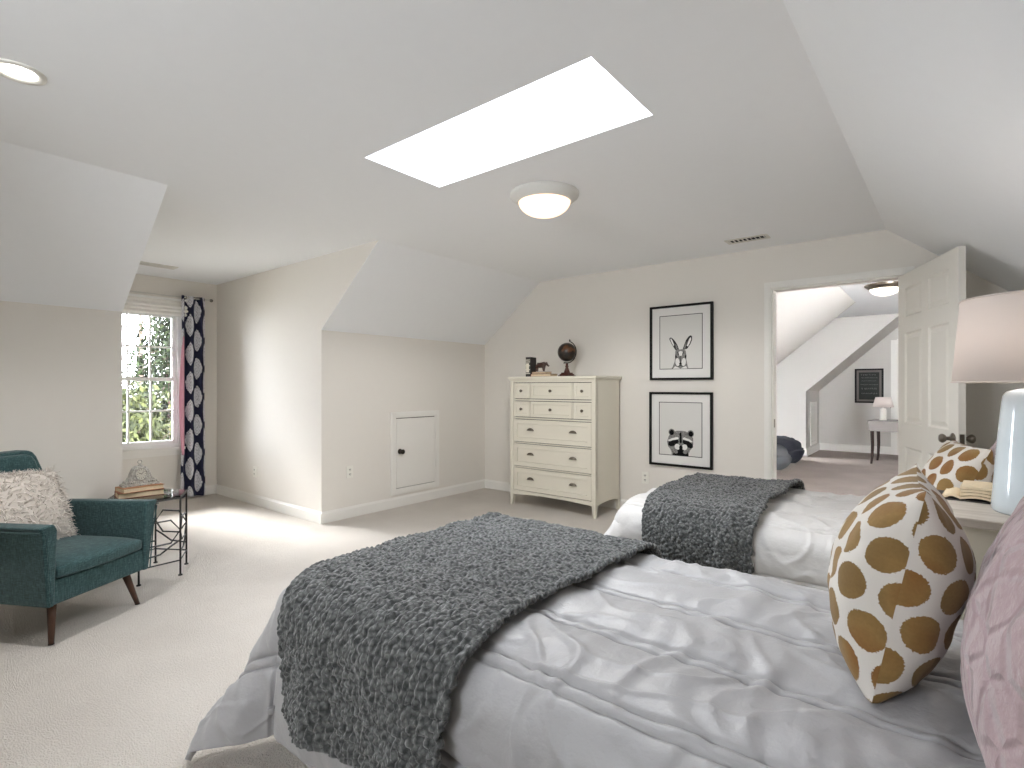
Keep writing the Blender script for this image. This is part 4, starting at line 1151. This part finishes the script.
c2 = cf.copy(); c2.data = cf.data.copy(); c2.data.materials[0] = M['white_satin']; COL.objects.link(c2); c2.location = B2
c2['label'] = 'white satin comforter on the farther bed by the open door'

def fleece_h(s, t):
    h = .012 + .3 * comf_h(s, t) + .006 * vnoise(s * 3.2, t * 2.2, 21) + .006 * vnoise(s * 9, t * 4, 31)
    v = noise.voronoi((s * 62, t * 62, 3.3))[0]
    h += .010 * (1 - min(1.0, (v[0] / .8) ** 2)) + .003 * vnoise(s * 60, t * 60, 5)
    if t < -BA - .12:
        k = min(1.0, (-t - BA - .12) / .25)
        h += k * (.020 + .022 * math.sin(s * 15 + 2.0 * vnoise(s * 3, t * 1.5, 8) + t * 3) + .008 * vnoise(s * 13, t * 2, 14))
    return h
def fl1(a, t):
    # left edge laps over the foot of the bed, right edge straight across; both wander a little
    lo = .02 + .11 * max(0, min(1, (-t - .45) / .4)) + .012 * vnoise(t * 5, 1, 3)
    hi = .775 + .03 * vnoise(t * 3, 2, 7) + .035 * max(0, t)
    return lo + (hi - lo) * a
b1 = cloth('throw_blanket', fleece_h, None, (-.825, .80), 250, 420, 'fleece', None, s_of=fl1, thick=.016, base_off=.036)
b1.location = B1
tag(b1, 'charcoal sherpa throw blanket draped over the foot of the nearest bed', 'blanket')
def fl2(a, t):
    lo = .03 + .10 * max(0, min(1, (-t - .2) / .5)) + .012 * vnoise(t * 5, 5, 3)
    hi = .645 + .03 * vnoise(t * 3, 6, 7)
    return lo + (hi - lo) * a
def fleece_h2(s, t): return fleece_h(s + 3.3, t) + .022 * math.exp(-((s - .60 - .1 * t) / .05) ** 2)
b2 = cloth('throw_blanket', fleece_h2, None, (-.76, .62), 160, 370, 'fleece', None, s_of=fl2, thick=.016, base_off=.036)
b2.location = B2
tag(b2, 'charcoal sherpa throw blanket folded across the farther bed', 'blanket')

# pillows
def pillow(name, label, group, w, h, th, mat, Mx, seed, n=46, pinch=.06, p=.42, chop=0.0, piping=False, sag=.06, top=.1):
    V, F, UV, per = pillow_grid(w, h, th, n, pinch, p, chop, seed=seed, sag=sag, top=top)
    o = bpy.data.objects.new(name, None); COL.objects.link(o); o.matrix_world = Mx
    tag(o, label, 'pillow', group)
    c = mesh('cover', V, F, mat, o, True, UV)
    if piping:
        bm = bmesh.new(); pts = [V[i] for i in per][::2]; tube(bm, pts, .004, 6, True); bm_obj('seam_edge', bm, mat, o, True)
    return o
def frame_mtx(center, normal, roll=0.0):
    """pillow local -y is its front face, +z is up"""
    f = Vector(normal).normalized(); y = -f
    x = Vector((0, 0, 1)).cross(f).normalized() * 1.0
    x = y.cross(Vector((0, 0, 1))).normalized(); z = x.cross(y).normalized()
    R = Matrix((x, y, z)).transposed().to_4x4()
    return Matrix.Translation(center) @ R @ Matrix.Rotation(roll, 4, 'Y')
pillow('throw_pillow', 'ochre polka dot throw pillow standing upright on the nearest bed', 'polka dot throw pillows', .45, .435, .25, 'dots', frame_mtx((-.075, 1.475, .842), (-1.0, -.06, .20)), 1, p=.44, pinch=.09, sag=.06, top=.32)
pillow('pillow', 'pink quilted pillow at the head of the nearest bed', 'pink quilted pillows', .66, .50, .23, 'quilt', frame_mtx((.165, 1.235, .875), (-1.0, 0.0, .28)), 2)
pillow('throw_pillow', 'ochre polka dot throw pillow leaning at the head of the farther bed', 'polka dot throw pillows', .40, .40, .19, 'dots', frame_mtx((.035, 3.02, .815), (-1.0, -.28, .42)), 3, p=.38, pinch=.05)
pillow('pillow', 'pink quilted pillow behind the lamp on the farther bed', 'pink quilted pillows', .66, .50, .22, 'quilt', frame_mtx((.262, 3.16, .865), (-1.0, 0.0, .30)), 4)

# ------------------------------------------------------------------ nightstand, lamp, open book
NX0, NX1, NY0, NY1, NZ = -.03, .52, 2.10, 2.58, .855
t = thing('nightstand', 'tall whitewashed nightstand between the two beds', 'nightstand', ((NX0 + NX1) / 2, (NY0 + NY1) / 2, 0))
w, d = (NX1 - NX0) / 2, (NY1 - NY0) / 2
bm = bmesh.new(); bx(bm, -w, w, -d, d, NZ - .028, NZ); bm_obj('top', bm, 'whitewash', t, bevel=.004)
bm = bmesh.new(); bx(bm, -w + .03, w - .02, -d + .03, d - .03, .20, NZ - .028); bm_obj('body', bm, 'cream', t, bevel=.003)
for sx in (-1, 1):
    for sy in (-1, 1):
        bm = bmesh.new(); prism(bm, [(sx * (w - .02) - sx * .04, sy * (d - .025), .20), (sx * (w - .02), sy * (d - .025), .20), (sx * (w - .025), sy * (d - .025), 0), (sx * (w - .02) - sx * .028, sy * (d - .025), 0)], (0, -sy * .04, 0)); bm_obj('leg', bm, 'cream', t)
for k in range(3):
    bm = bmesh.new(); ww = 2 * d - .10; paneled(bm, ww, .18, .018, [(.03, ww - .03, .03, .15)], [(.004, .005), (.01, .005)], back=False)
    dr = bm_obj('drawer', bm, 'cream', t); dr.matrix_local = Matrix(((0, 1, 0, -w + .014), (-1, 0, 0, d - .05), (0, 0, 1, .225 + .2 * k), (0, 0, 0, 1)))
    bm = bmesh.new(); round_knob(bm); kn = bm_obj('knob', bm, 'nickel', dr, True); kn.location = (ww / 2, 0, .09)

LX, LY = .245, 2.305
t = thing('table_lamp', 'lit table lamp with drum shade and pale glazed base on the nightstand', 'lamp', (LX, LY, NZ))
bm = bmesh.new(); lathe(bm, [(0, .0), (.112, .0), (.117, .006), (.117, .03), (.113, .08), (.106, .18), (.098, .28), (.092, .345), (.089, .365), (.080, .38), (.05, .389), (.024, .392), (0, .392)], 48); bm_obj('lamp_base', bm, 'lamp_base', t, True)
bm = bmesh.new(); lathe(bm, [(.018, .39), (.018, .42), (.026, .424), (.026, .44), (.012, .444), (.012, .47), (.0, .47)], 20); bm_obj('neck', bm, 'brass', t, True)
bm = bmesh.new(); lathe(bm, [(.215, .408), (.194, .672)], 64, cap=False); o = bm_obj('lamp_shade', bm, 'lamp_shade', t, True)
md = o.modifiers.new('solid', 'SOLIDIFY'); md.thickness = .002
bm = bmesh.new(); tube(bm, [(.215 * math.cos(a), .215 * math.sin(a), .409) for a in np.linspace(0, 2 * PI, 65)[:-1]], .0028, 6, True); sh = bm_obj('rim', bm, 'lamp_shade', None, True); sh.parent = o
bm = bmesh.new(); tube(bm, [(.194 * math.cos(a), .194 * math.sin(a), .671) for a in np.linspace(0, 2 * PI, 65)[:-1]], .0028, 6, True); sh = bm_obj('rim', bm, 'lamp_shade', None, True); sh.parent = o
bm = bmesh.new(); tube(bm, [(0, 0, .46), (0, 0, .69)], .003, 6)
for k in range(3): tube(bm, [(0, 0, .655), (.193 * math.cos(2.1 * k), .193 * math.sin(2.1 * k), .662)], .002, 6)
lathe(bm, [(.004, .68), (.010, .69), (0, .70)], 12); bm_obj('harp_finial', bm, 'brass', t, True)
bm = bmesh.new(); lathe(bm, [(.012, .47), (.014, .485), (.028, .515), (.031, .535), (.024, .56), (0, .57)], 20, cap=False); bm_obj('bulb', bm, emit('lit_bulb', rgb(255, 240, 225), 7.0), t, True)

t = thing('book', 'open book with dark cover and fanned pages on the nightstand', 'book', (.062, 2.487, NZ), math.radians(-5))
bm = bmesh.new(); bx(bm, -.09, .115, -.088, .088, .0, .004); bm_obj('cover', bm, 'book_dark', t)
for s, n, wid in ((1, 4, .108), (-1, 1, .05)):
    for k in range(n):
        bm = bmesh.new(); h0 = .005 + .0125 * k; pts = []
        for f in np.linspace(0, 1, 9):
            pts.append((s * wid * f, h0 + .008 * math.sin(PI * min(1, f * 1.2)) * (1 - .3 * k) - (.004 if f > .0 else 0) * 0))
        top = [(x, -.083, z + .008) for x, z in pts]; bot = [(x, -.083, z) for x, z in pts[::-1]]
        prism(bm, top + bot, (0, .166, 0)); bm_obj('page_block', bm, 'paper', t)

# ------------------------------------------------------------------ things in the room beyond
def beanbag(label, loc, r, h, mat, seed):
    t = thing('bean_bag', label, 'bean bag', loc, 0, 'bean bags beyond the door')
    bm = bmesh.new(); bmesh.ops.create_icosphere(bm, subdivisions=5, radius=1)
    for v in bm.verts:
        p = v.co.copy(); a = math.atan2(p.y, p.x)
        z = p.z; rr = math.hypot(p.x, p.y)
        wr = .05 * math.sin(a * 8 + seed) * max(0, z) ** 1.5 + .06 * noise.noise(p * 2.2 + Vector((seed, 0, 0)))
        k = (1 + wr) * (1.0 + .12 * (z < 0) * (1 - abs(z)))
        q = (abs(p.x) ** 2 + abs(p.y) ** 2) ** .5; k *= (1.0 / max(.35, (q ** 3.2 + abs(z) ** 3.2) ** (1 / 3.2))) ** .75
        zz = h * (.5 + .5 * (z if z > 0 else max(z, -1) )) if z > 0 else h * .5 * (1 + max(-1, z * 1.35))
        dim = -.16 * h * math.exp(-(rr / .32) ** 2) if z > 0 else 0
        v.co = (p.x * r * k, p.y * r * k, max(0, zz + dim + .02 * noise.noise(p * 5)))
    bm_obj('sack', bm, mat, t, True)
    bm = bmesh.new(); lathe(bm, [(.05, 0), (.045, .012), (0, .014)], 16, (0, 0, h * .83)); bm_obj('top_cap', bm, mat, t, True)
beanbag('navy bean bag chair on the floor beyond the open door', (-2.12, 9.72, 0), .36, .44, 'navy_fabric', 1)
beanbag('grey bean bag chair in front of the navy one beyond the door', (-2.10, 8.80, 0), .33, .40, 'grey_fabric', 5)
t = thing('desk', 'small desk with dark tapered legs beyond the open door', 'desk', (-.88, 10.32, 0), -.08)
bm = bmesh.new(); bx(bm, -.03, .95, -.02, .62, .665, .70); bm_obj('desk_top', bm, 'grey_wood', t, bevel=.004)
bm = bmesh.new(); bx(bm, -.015, .93, -.005, .60, .53, .665); bm_obj('apron', bm, 'grey_wood', t)
for x, y in ((.025, .035), (.025, .57), (.89, .035), (.89, .57)):
    bm = bmesh.new(); tube(bm, [(x, y, .54), (x + .006, y, .3), (x, y, .1), (x - .012, y, 0)], .027, 4, r_end=.015); bm_obj('leg', bm, 'espresso', t)
bm = bmesh.new(); bx(bm, .30, .62, -.018, -.004, .555, .645); dr = bm_obj('drawer', bm, 'grey_wood', t, bevel=.002)
bm = bmesh.new(); bx(bm, .42, .50, -.03, -.018, .595, .605); o = bm_obj('handle', bm, 'nickel'); o.parent = dr
t = thing('table_lamp', 'small white table lamp on the desk beyond the door', 'lamp', (-.72, 10.56, .70))
bm = bmesh.new(); lathe(bm, [(0, 0), (.055, 0), (.055, .015), (.048, .02), (.045, .18), (.03, .195), (.01, .2), (.01, .24), (0, .24)], 24); bm_obj('lamp_base', bm, 'white_ceramic', t, True)
bm = bmesh.new(); lathe(bm, [(.145, .215), (.105, .375)], 40, cap=False); o = bm_obj('lamp_shade', bm, 'lamp_shade', t, True)
md = o.modifiers.new('solid', 'SOLIDIFY'); md.thickness = .002
bm = bmesh.new(); bx(bm, .095, .105, -.003, .003, .2, .21); tube(bm, [(0, 0, .23), (0, 0, .37)], .003, 6); tube(bm, [(-.105, 0, .365), (.105, 0, .365)], .002, 6); bm_obj('harp_finial', bm, 'brass', t)
t = thing('picture_frame', 'black framed chalkboard sign on the end wall beyond the door', 'framed sign', (-1.035, 11.999, .94))
w, h = .45, .645
bm = bmesh.new()
for a in rects_minus(-w / 2, w / 2, 0, h, [(-w / 2 + .03, w / 2 - .03, .03, h - .03)]): bx(bm, a[0], a[1], -.03, 0, a[2], a[3])
bm_obj('frame', bm, 'black_wood', t)
bm = bmesh.new(); bx(bm, -w / 2 + .03, w / 2 - .03, -.016, -.004, .03, h - .03); bm_obj('inner_border', bm, 'frame_grey', t)
bm = bmesh.new(); bx(bm, -w / 2 + .065, w / 2 - .065, -.018, -.012, .065, h - .07); bd = bm_obj('chalkboard', bm, 'board', t)
bm = bmesh.new(); R2 = random.Random(3)
for zz, hh in ((.53, .030), (.475, .022), (.415, .016), (.345, .016), (.27, .045), (.18, .030)):
    x = -w / 2 + .09 + R2.random() * .03
    while x < w / 2 - .11:
        L = R2.uniform(.012, .03)
        pts = [(x + L * f, -.0195, zz + hh * .5 * math.sin(7 * f + x * 40) * R2.uniform(.5, 1)) for f in np.linspace(0, 1, 5)]
        tube(bm, pts, .0018, 4); x += L + R2.uniform(.004, .018)
o = bm_obj('chalk_marks', bm, 'chalk'); o.parent = bd

# ------------------------------------------------------------------ outside the dormer window
bm = bmesh.new(); bx(bm, -45, -6.9, -30, 40, -3.2, -3.0); struct(bm_obj('ground_outside', bm, 'soil'))
def tree(name, label, x, y, h, r, mat, n, seed, shape='cone', z0=-3.0):
    R3 = np.random.default_rng(seed)
    t = thing(name, label, 'tree', (x, y, z0), 0, 'trees outside the dormer window')
    bm = bmesh.new(); tube(bm, [(0, 0, 0), (.03, .02, h * .5), (0, 0, h * .97)], .16, 8, r_end=.015); bm_obj('trunk', bm, 'bark', t)
    bb = bmesh.new(); V = []; F = []
    nb = 90 if n else 60
    for k in range(nb):
        f = (k + R3.random()) / nb; zb = h * (.12 + .86 * f)
        L = r * ((1 - f) ** .75 if shape == 'cone' else math.sin(PI * min(.97, .15 + .85 * f)) ** .7) * R3.uniform(.75, 1.1) + .12
        a = k * 2.39996 + R3.normal(0, .3); up = -.10 if shape == 'cone' else .35
        d = Vector((math.cos(a), math.sin(a), 0))
        pts = [Vector((0, 0, zb)) + d * L * q + Vector((0, 0, L * (up * q - .18 * q * q if shape == 'cone' else up * q + .1 * math.sin(q * 6 + k)))) for q in (0, .35, .7, 1)]
        tube(bb, pts, .022 if n else .016, 4, r_end=.004)
        if not n:
            for q in (.4, .6, .8):
                p0 = pts[0].lerp(pts[3], q); e = Vector(R3.normal(0, .3, 3)); e.z = abs(e.z); tube(bb, [p0, p0 + e * .6, p0 + e + d * .15], .007, 3, r_end=.002)
        m = int(n * L / (nb * .6 * r)) if n else 0
        for _ in range(m):
            q = R3.uniform(.15, 1.02); c = pts[0].lerp(pts[3], q) + Vector(R3.normal(0, .10 + .07 * L * (1 - abs(q - .6)), 3))
            s = R3.uniform(.02, .048); u = Vector(R3.normal(0, 1, 3)).normalized(); w_ = u.cross(Vector(R3.normal(0, 1, 3))).normalized()
            i = len(V); V += [c - u * s * 1.6, c + w_ * s * .6, c + u * s * 1.6, c - w_ * s * .6]; F.append((i, i + 1, i + 2, i + 3))
    bm_obj('branches', bb, 'bark', t)
    if n: mesh('foliage', V, F, mat, t)
tree('conifer_tree', 'dark green conifer filling the right panes of the dormer window', -11.2, 3.75, 6.2, 1.35, 'conifer', 26000, 11)
tree('conifer_tree', 'dark conifer low behind the left panes of the dormer window', -14.0, 3.25, 5.0, 1.4, 'conifer', 22000, 12)
tree('broadleaf_tree', 'yellow-green leafy tree low behind the dormer window panes', -9.6, 2.65, 4.1, 1.0, 'yellow_leaf', 16000, 13, 'round')
tree('bare_tree', 'bare branched tree against the white sky outside the dormer window', -17.5, 5.1, 8.2, 2.0, 'conifer', 0, 14, 'round')

# ------------------------------------------------------------------ light
wd = bpy.data.worlds.new('sky'); SC.world = wd; wd.use_nodes = True
wt = wd.node_tree; bg = wt.nodes['Background']
# bright overcast: a little stronger towards the horizon than overhead
tc = wt.nodes.new('ShaderNodeTexCoord'); sx = wt.nodes.new('ShaderNodeSeparateXYZ'); wt.links.new(tc.outputs['Generated'], sx.inputs[0])
cr = wt.nodes.new('ShaderNodeValToRGB'); wt.links.new(sx.outputs[2], cr.inputs[0])
cr.color_ramp.elements[0].position = 0.0; cr.color_ramp.elements[0].color = (.965, .98, 1.02, 1)
cr.color_ramp.elements[1].position = 0.9; cr.color_ramp.elements[1].color = (.58, .60, .64, 1)
wt.links.new(cr.outputs[0], bg.inputs[0]); bg.inputs[1].default_value = SKY
def light(name, typ, loc, energy, color=(1, 1, 1), **kw):
    L = bpy.data.lights.new(name, typ); L.energy = energy; L.color = color
    for k, v in kw.items(): setattr(L, k, v)
    o = bpy.data.objects.new(name, L); COL.objects.link(o); o.location = loc; return o
def aim(o, d): o.rotation_euler = Vector(d).to_track_quat('-Z', 'Y').to_euler(); return o
# portals steer the sky's light through each opening
def portal(loc, d, sx, sy):
    o = light('daylight_portal', 'AREA', loc, 1, shape='RECTANGLE', size=sx, size_y=sy); aim(o, d); o.data.cycles.is_portal = True
portal((XD - .14, (WY0 + WY1) / 2, (WZ0 + WZ1) / 2), (1, 0, 0), .8, 1.55)
portal(((SX0 + SX1) / 2, (SY0 + SY1) / 2, ZC + SH + .08), (0, 0, -1), 1.4, .55)
portal(((BWX0 + BWX1) / 2, YB - .14, (BWZ0 + BWZ1) / 2), (0, 1, 0), 1.05, .7)
portal((-4.14, (HWY0 + HWY1) / 2, 1.35), (1, 0, 0), 1.35, 1.65)
s = aim(light('sun', 'SUN', (-20, -10, 20), SUN, (1, .98, .95), angle=math.radians(14)), (.72, .13, -.50))
# the lamps' own light
aim(light('ceiling_lamp', 'SPOT', (-1.905, 2.69, ZC - .20), LAMP * 4, (1, .99, .98), spot_size=math.radians(168), spot_blend=.3, shadow_soft_size=.15), (0, 0, -1))
light('bedside_lamp', 'POINT', (LX, LY, NZ + .52), LAMP * .35, (1, .94, .88), shadow_soft_size=.04)
aim(light('downlight', 'SPOT', (-2.715, .397, ZC - .03), LAMP * 4.6, (1, .99, .98), spot_size=2.2, spot_blend=.8, shadow_soft_size=.06), (0, 0, -1))
light('hall_lamp', 'POINT', (-.50, 7.55, ZC - .28), LAMP * .06, (1, .97, .94), shadow_soft_size=.15)

# ------------------------------------------------------------------ camera
cd = bpy.data.cameras.new('camera'); cam = bpy.data.objects.new('camera', cd); COL.objects.link(cam)
cam.location = (0, 0, 1.25); cam.rotation_euler = (PI / 2, 0, math.radians(38.8))
cd.sensor_width = 36; cd.lens = 532 / 1024 * 36; cd.shift_y = 2.5 / 1024; cd.clip_start = .02; cd.clip_end = 200
SC.camera = cam
SC.view_settings.view_transform = 'Standard'; SC.view_settings.look = 'None'; SC.view_settings.gamma = 1.0
SC.view_settings.use_curve_mapping = False; SC.view_settings.exposure = EXPO
SC.cycles.max_bounces = 10; SC.cycles.diffuse_bounces = 7; SC.cycles.glossy_bounces = 3; SC.cycles.transmission_bounces = 4
SC.cycles.transparent_max_bounces = 12; SC.cycles.sample_clamp_indirect = 6.0; SC.cycles.caustics_reflective = False; SC.cycles.caustics_refractive = False
SC.cycles.use_denoising = True
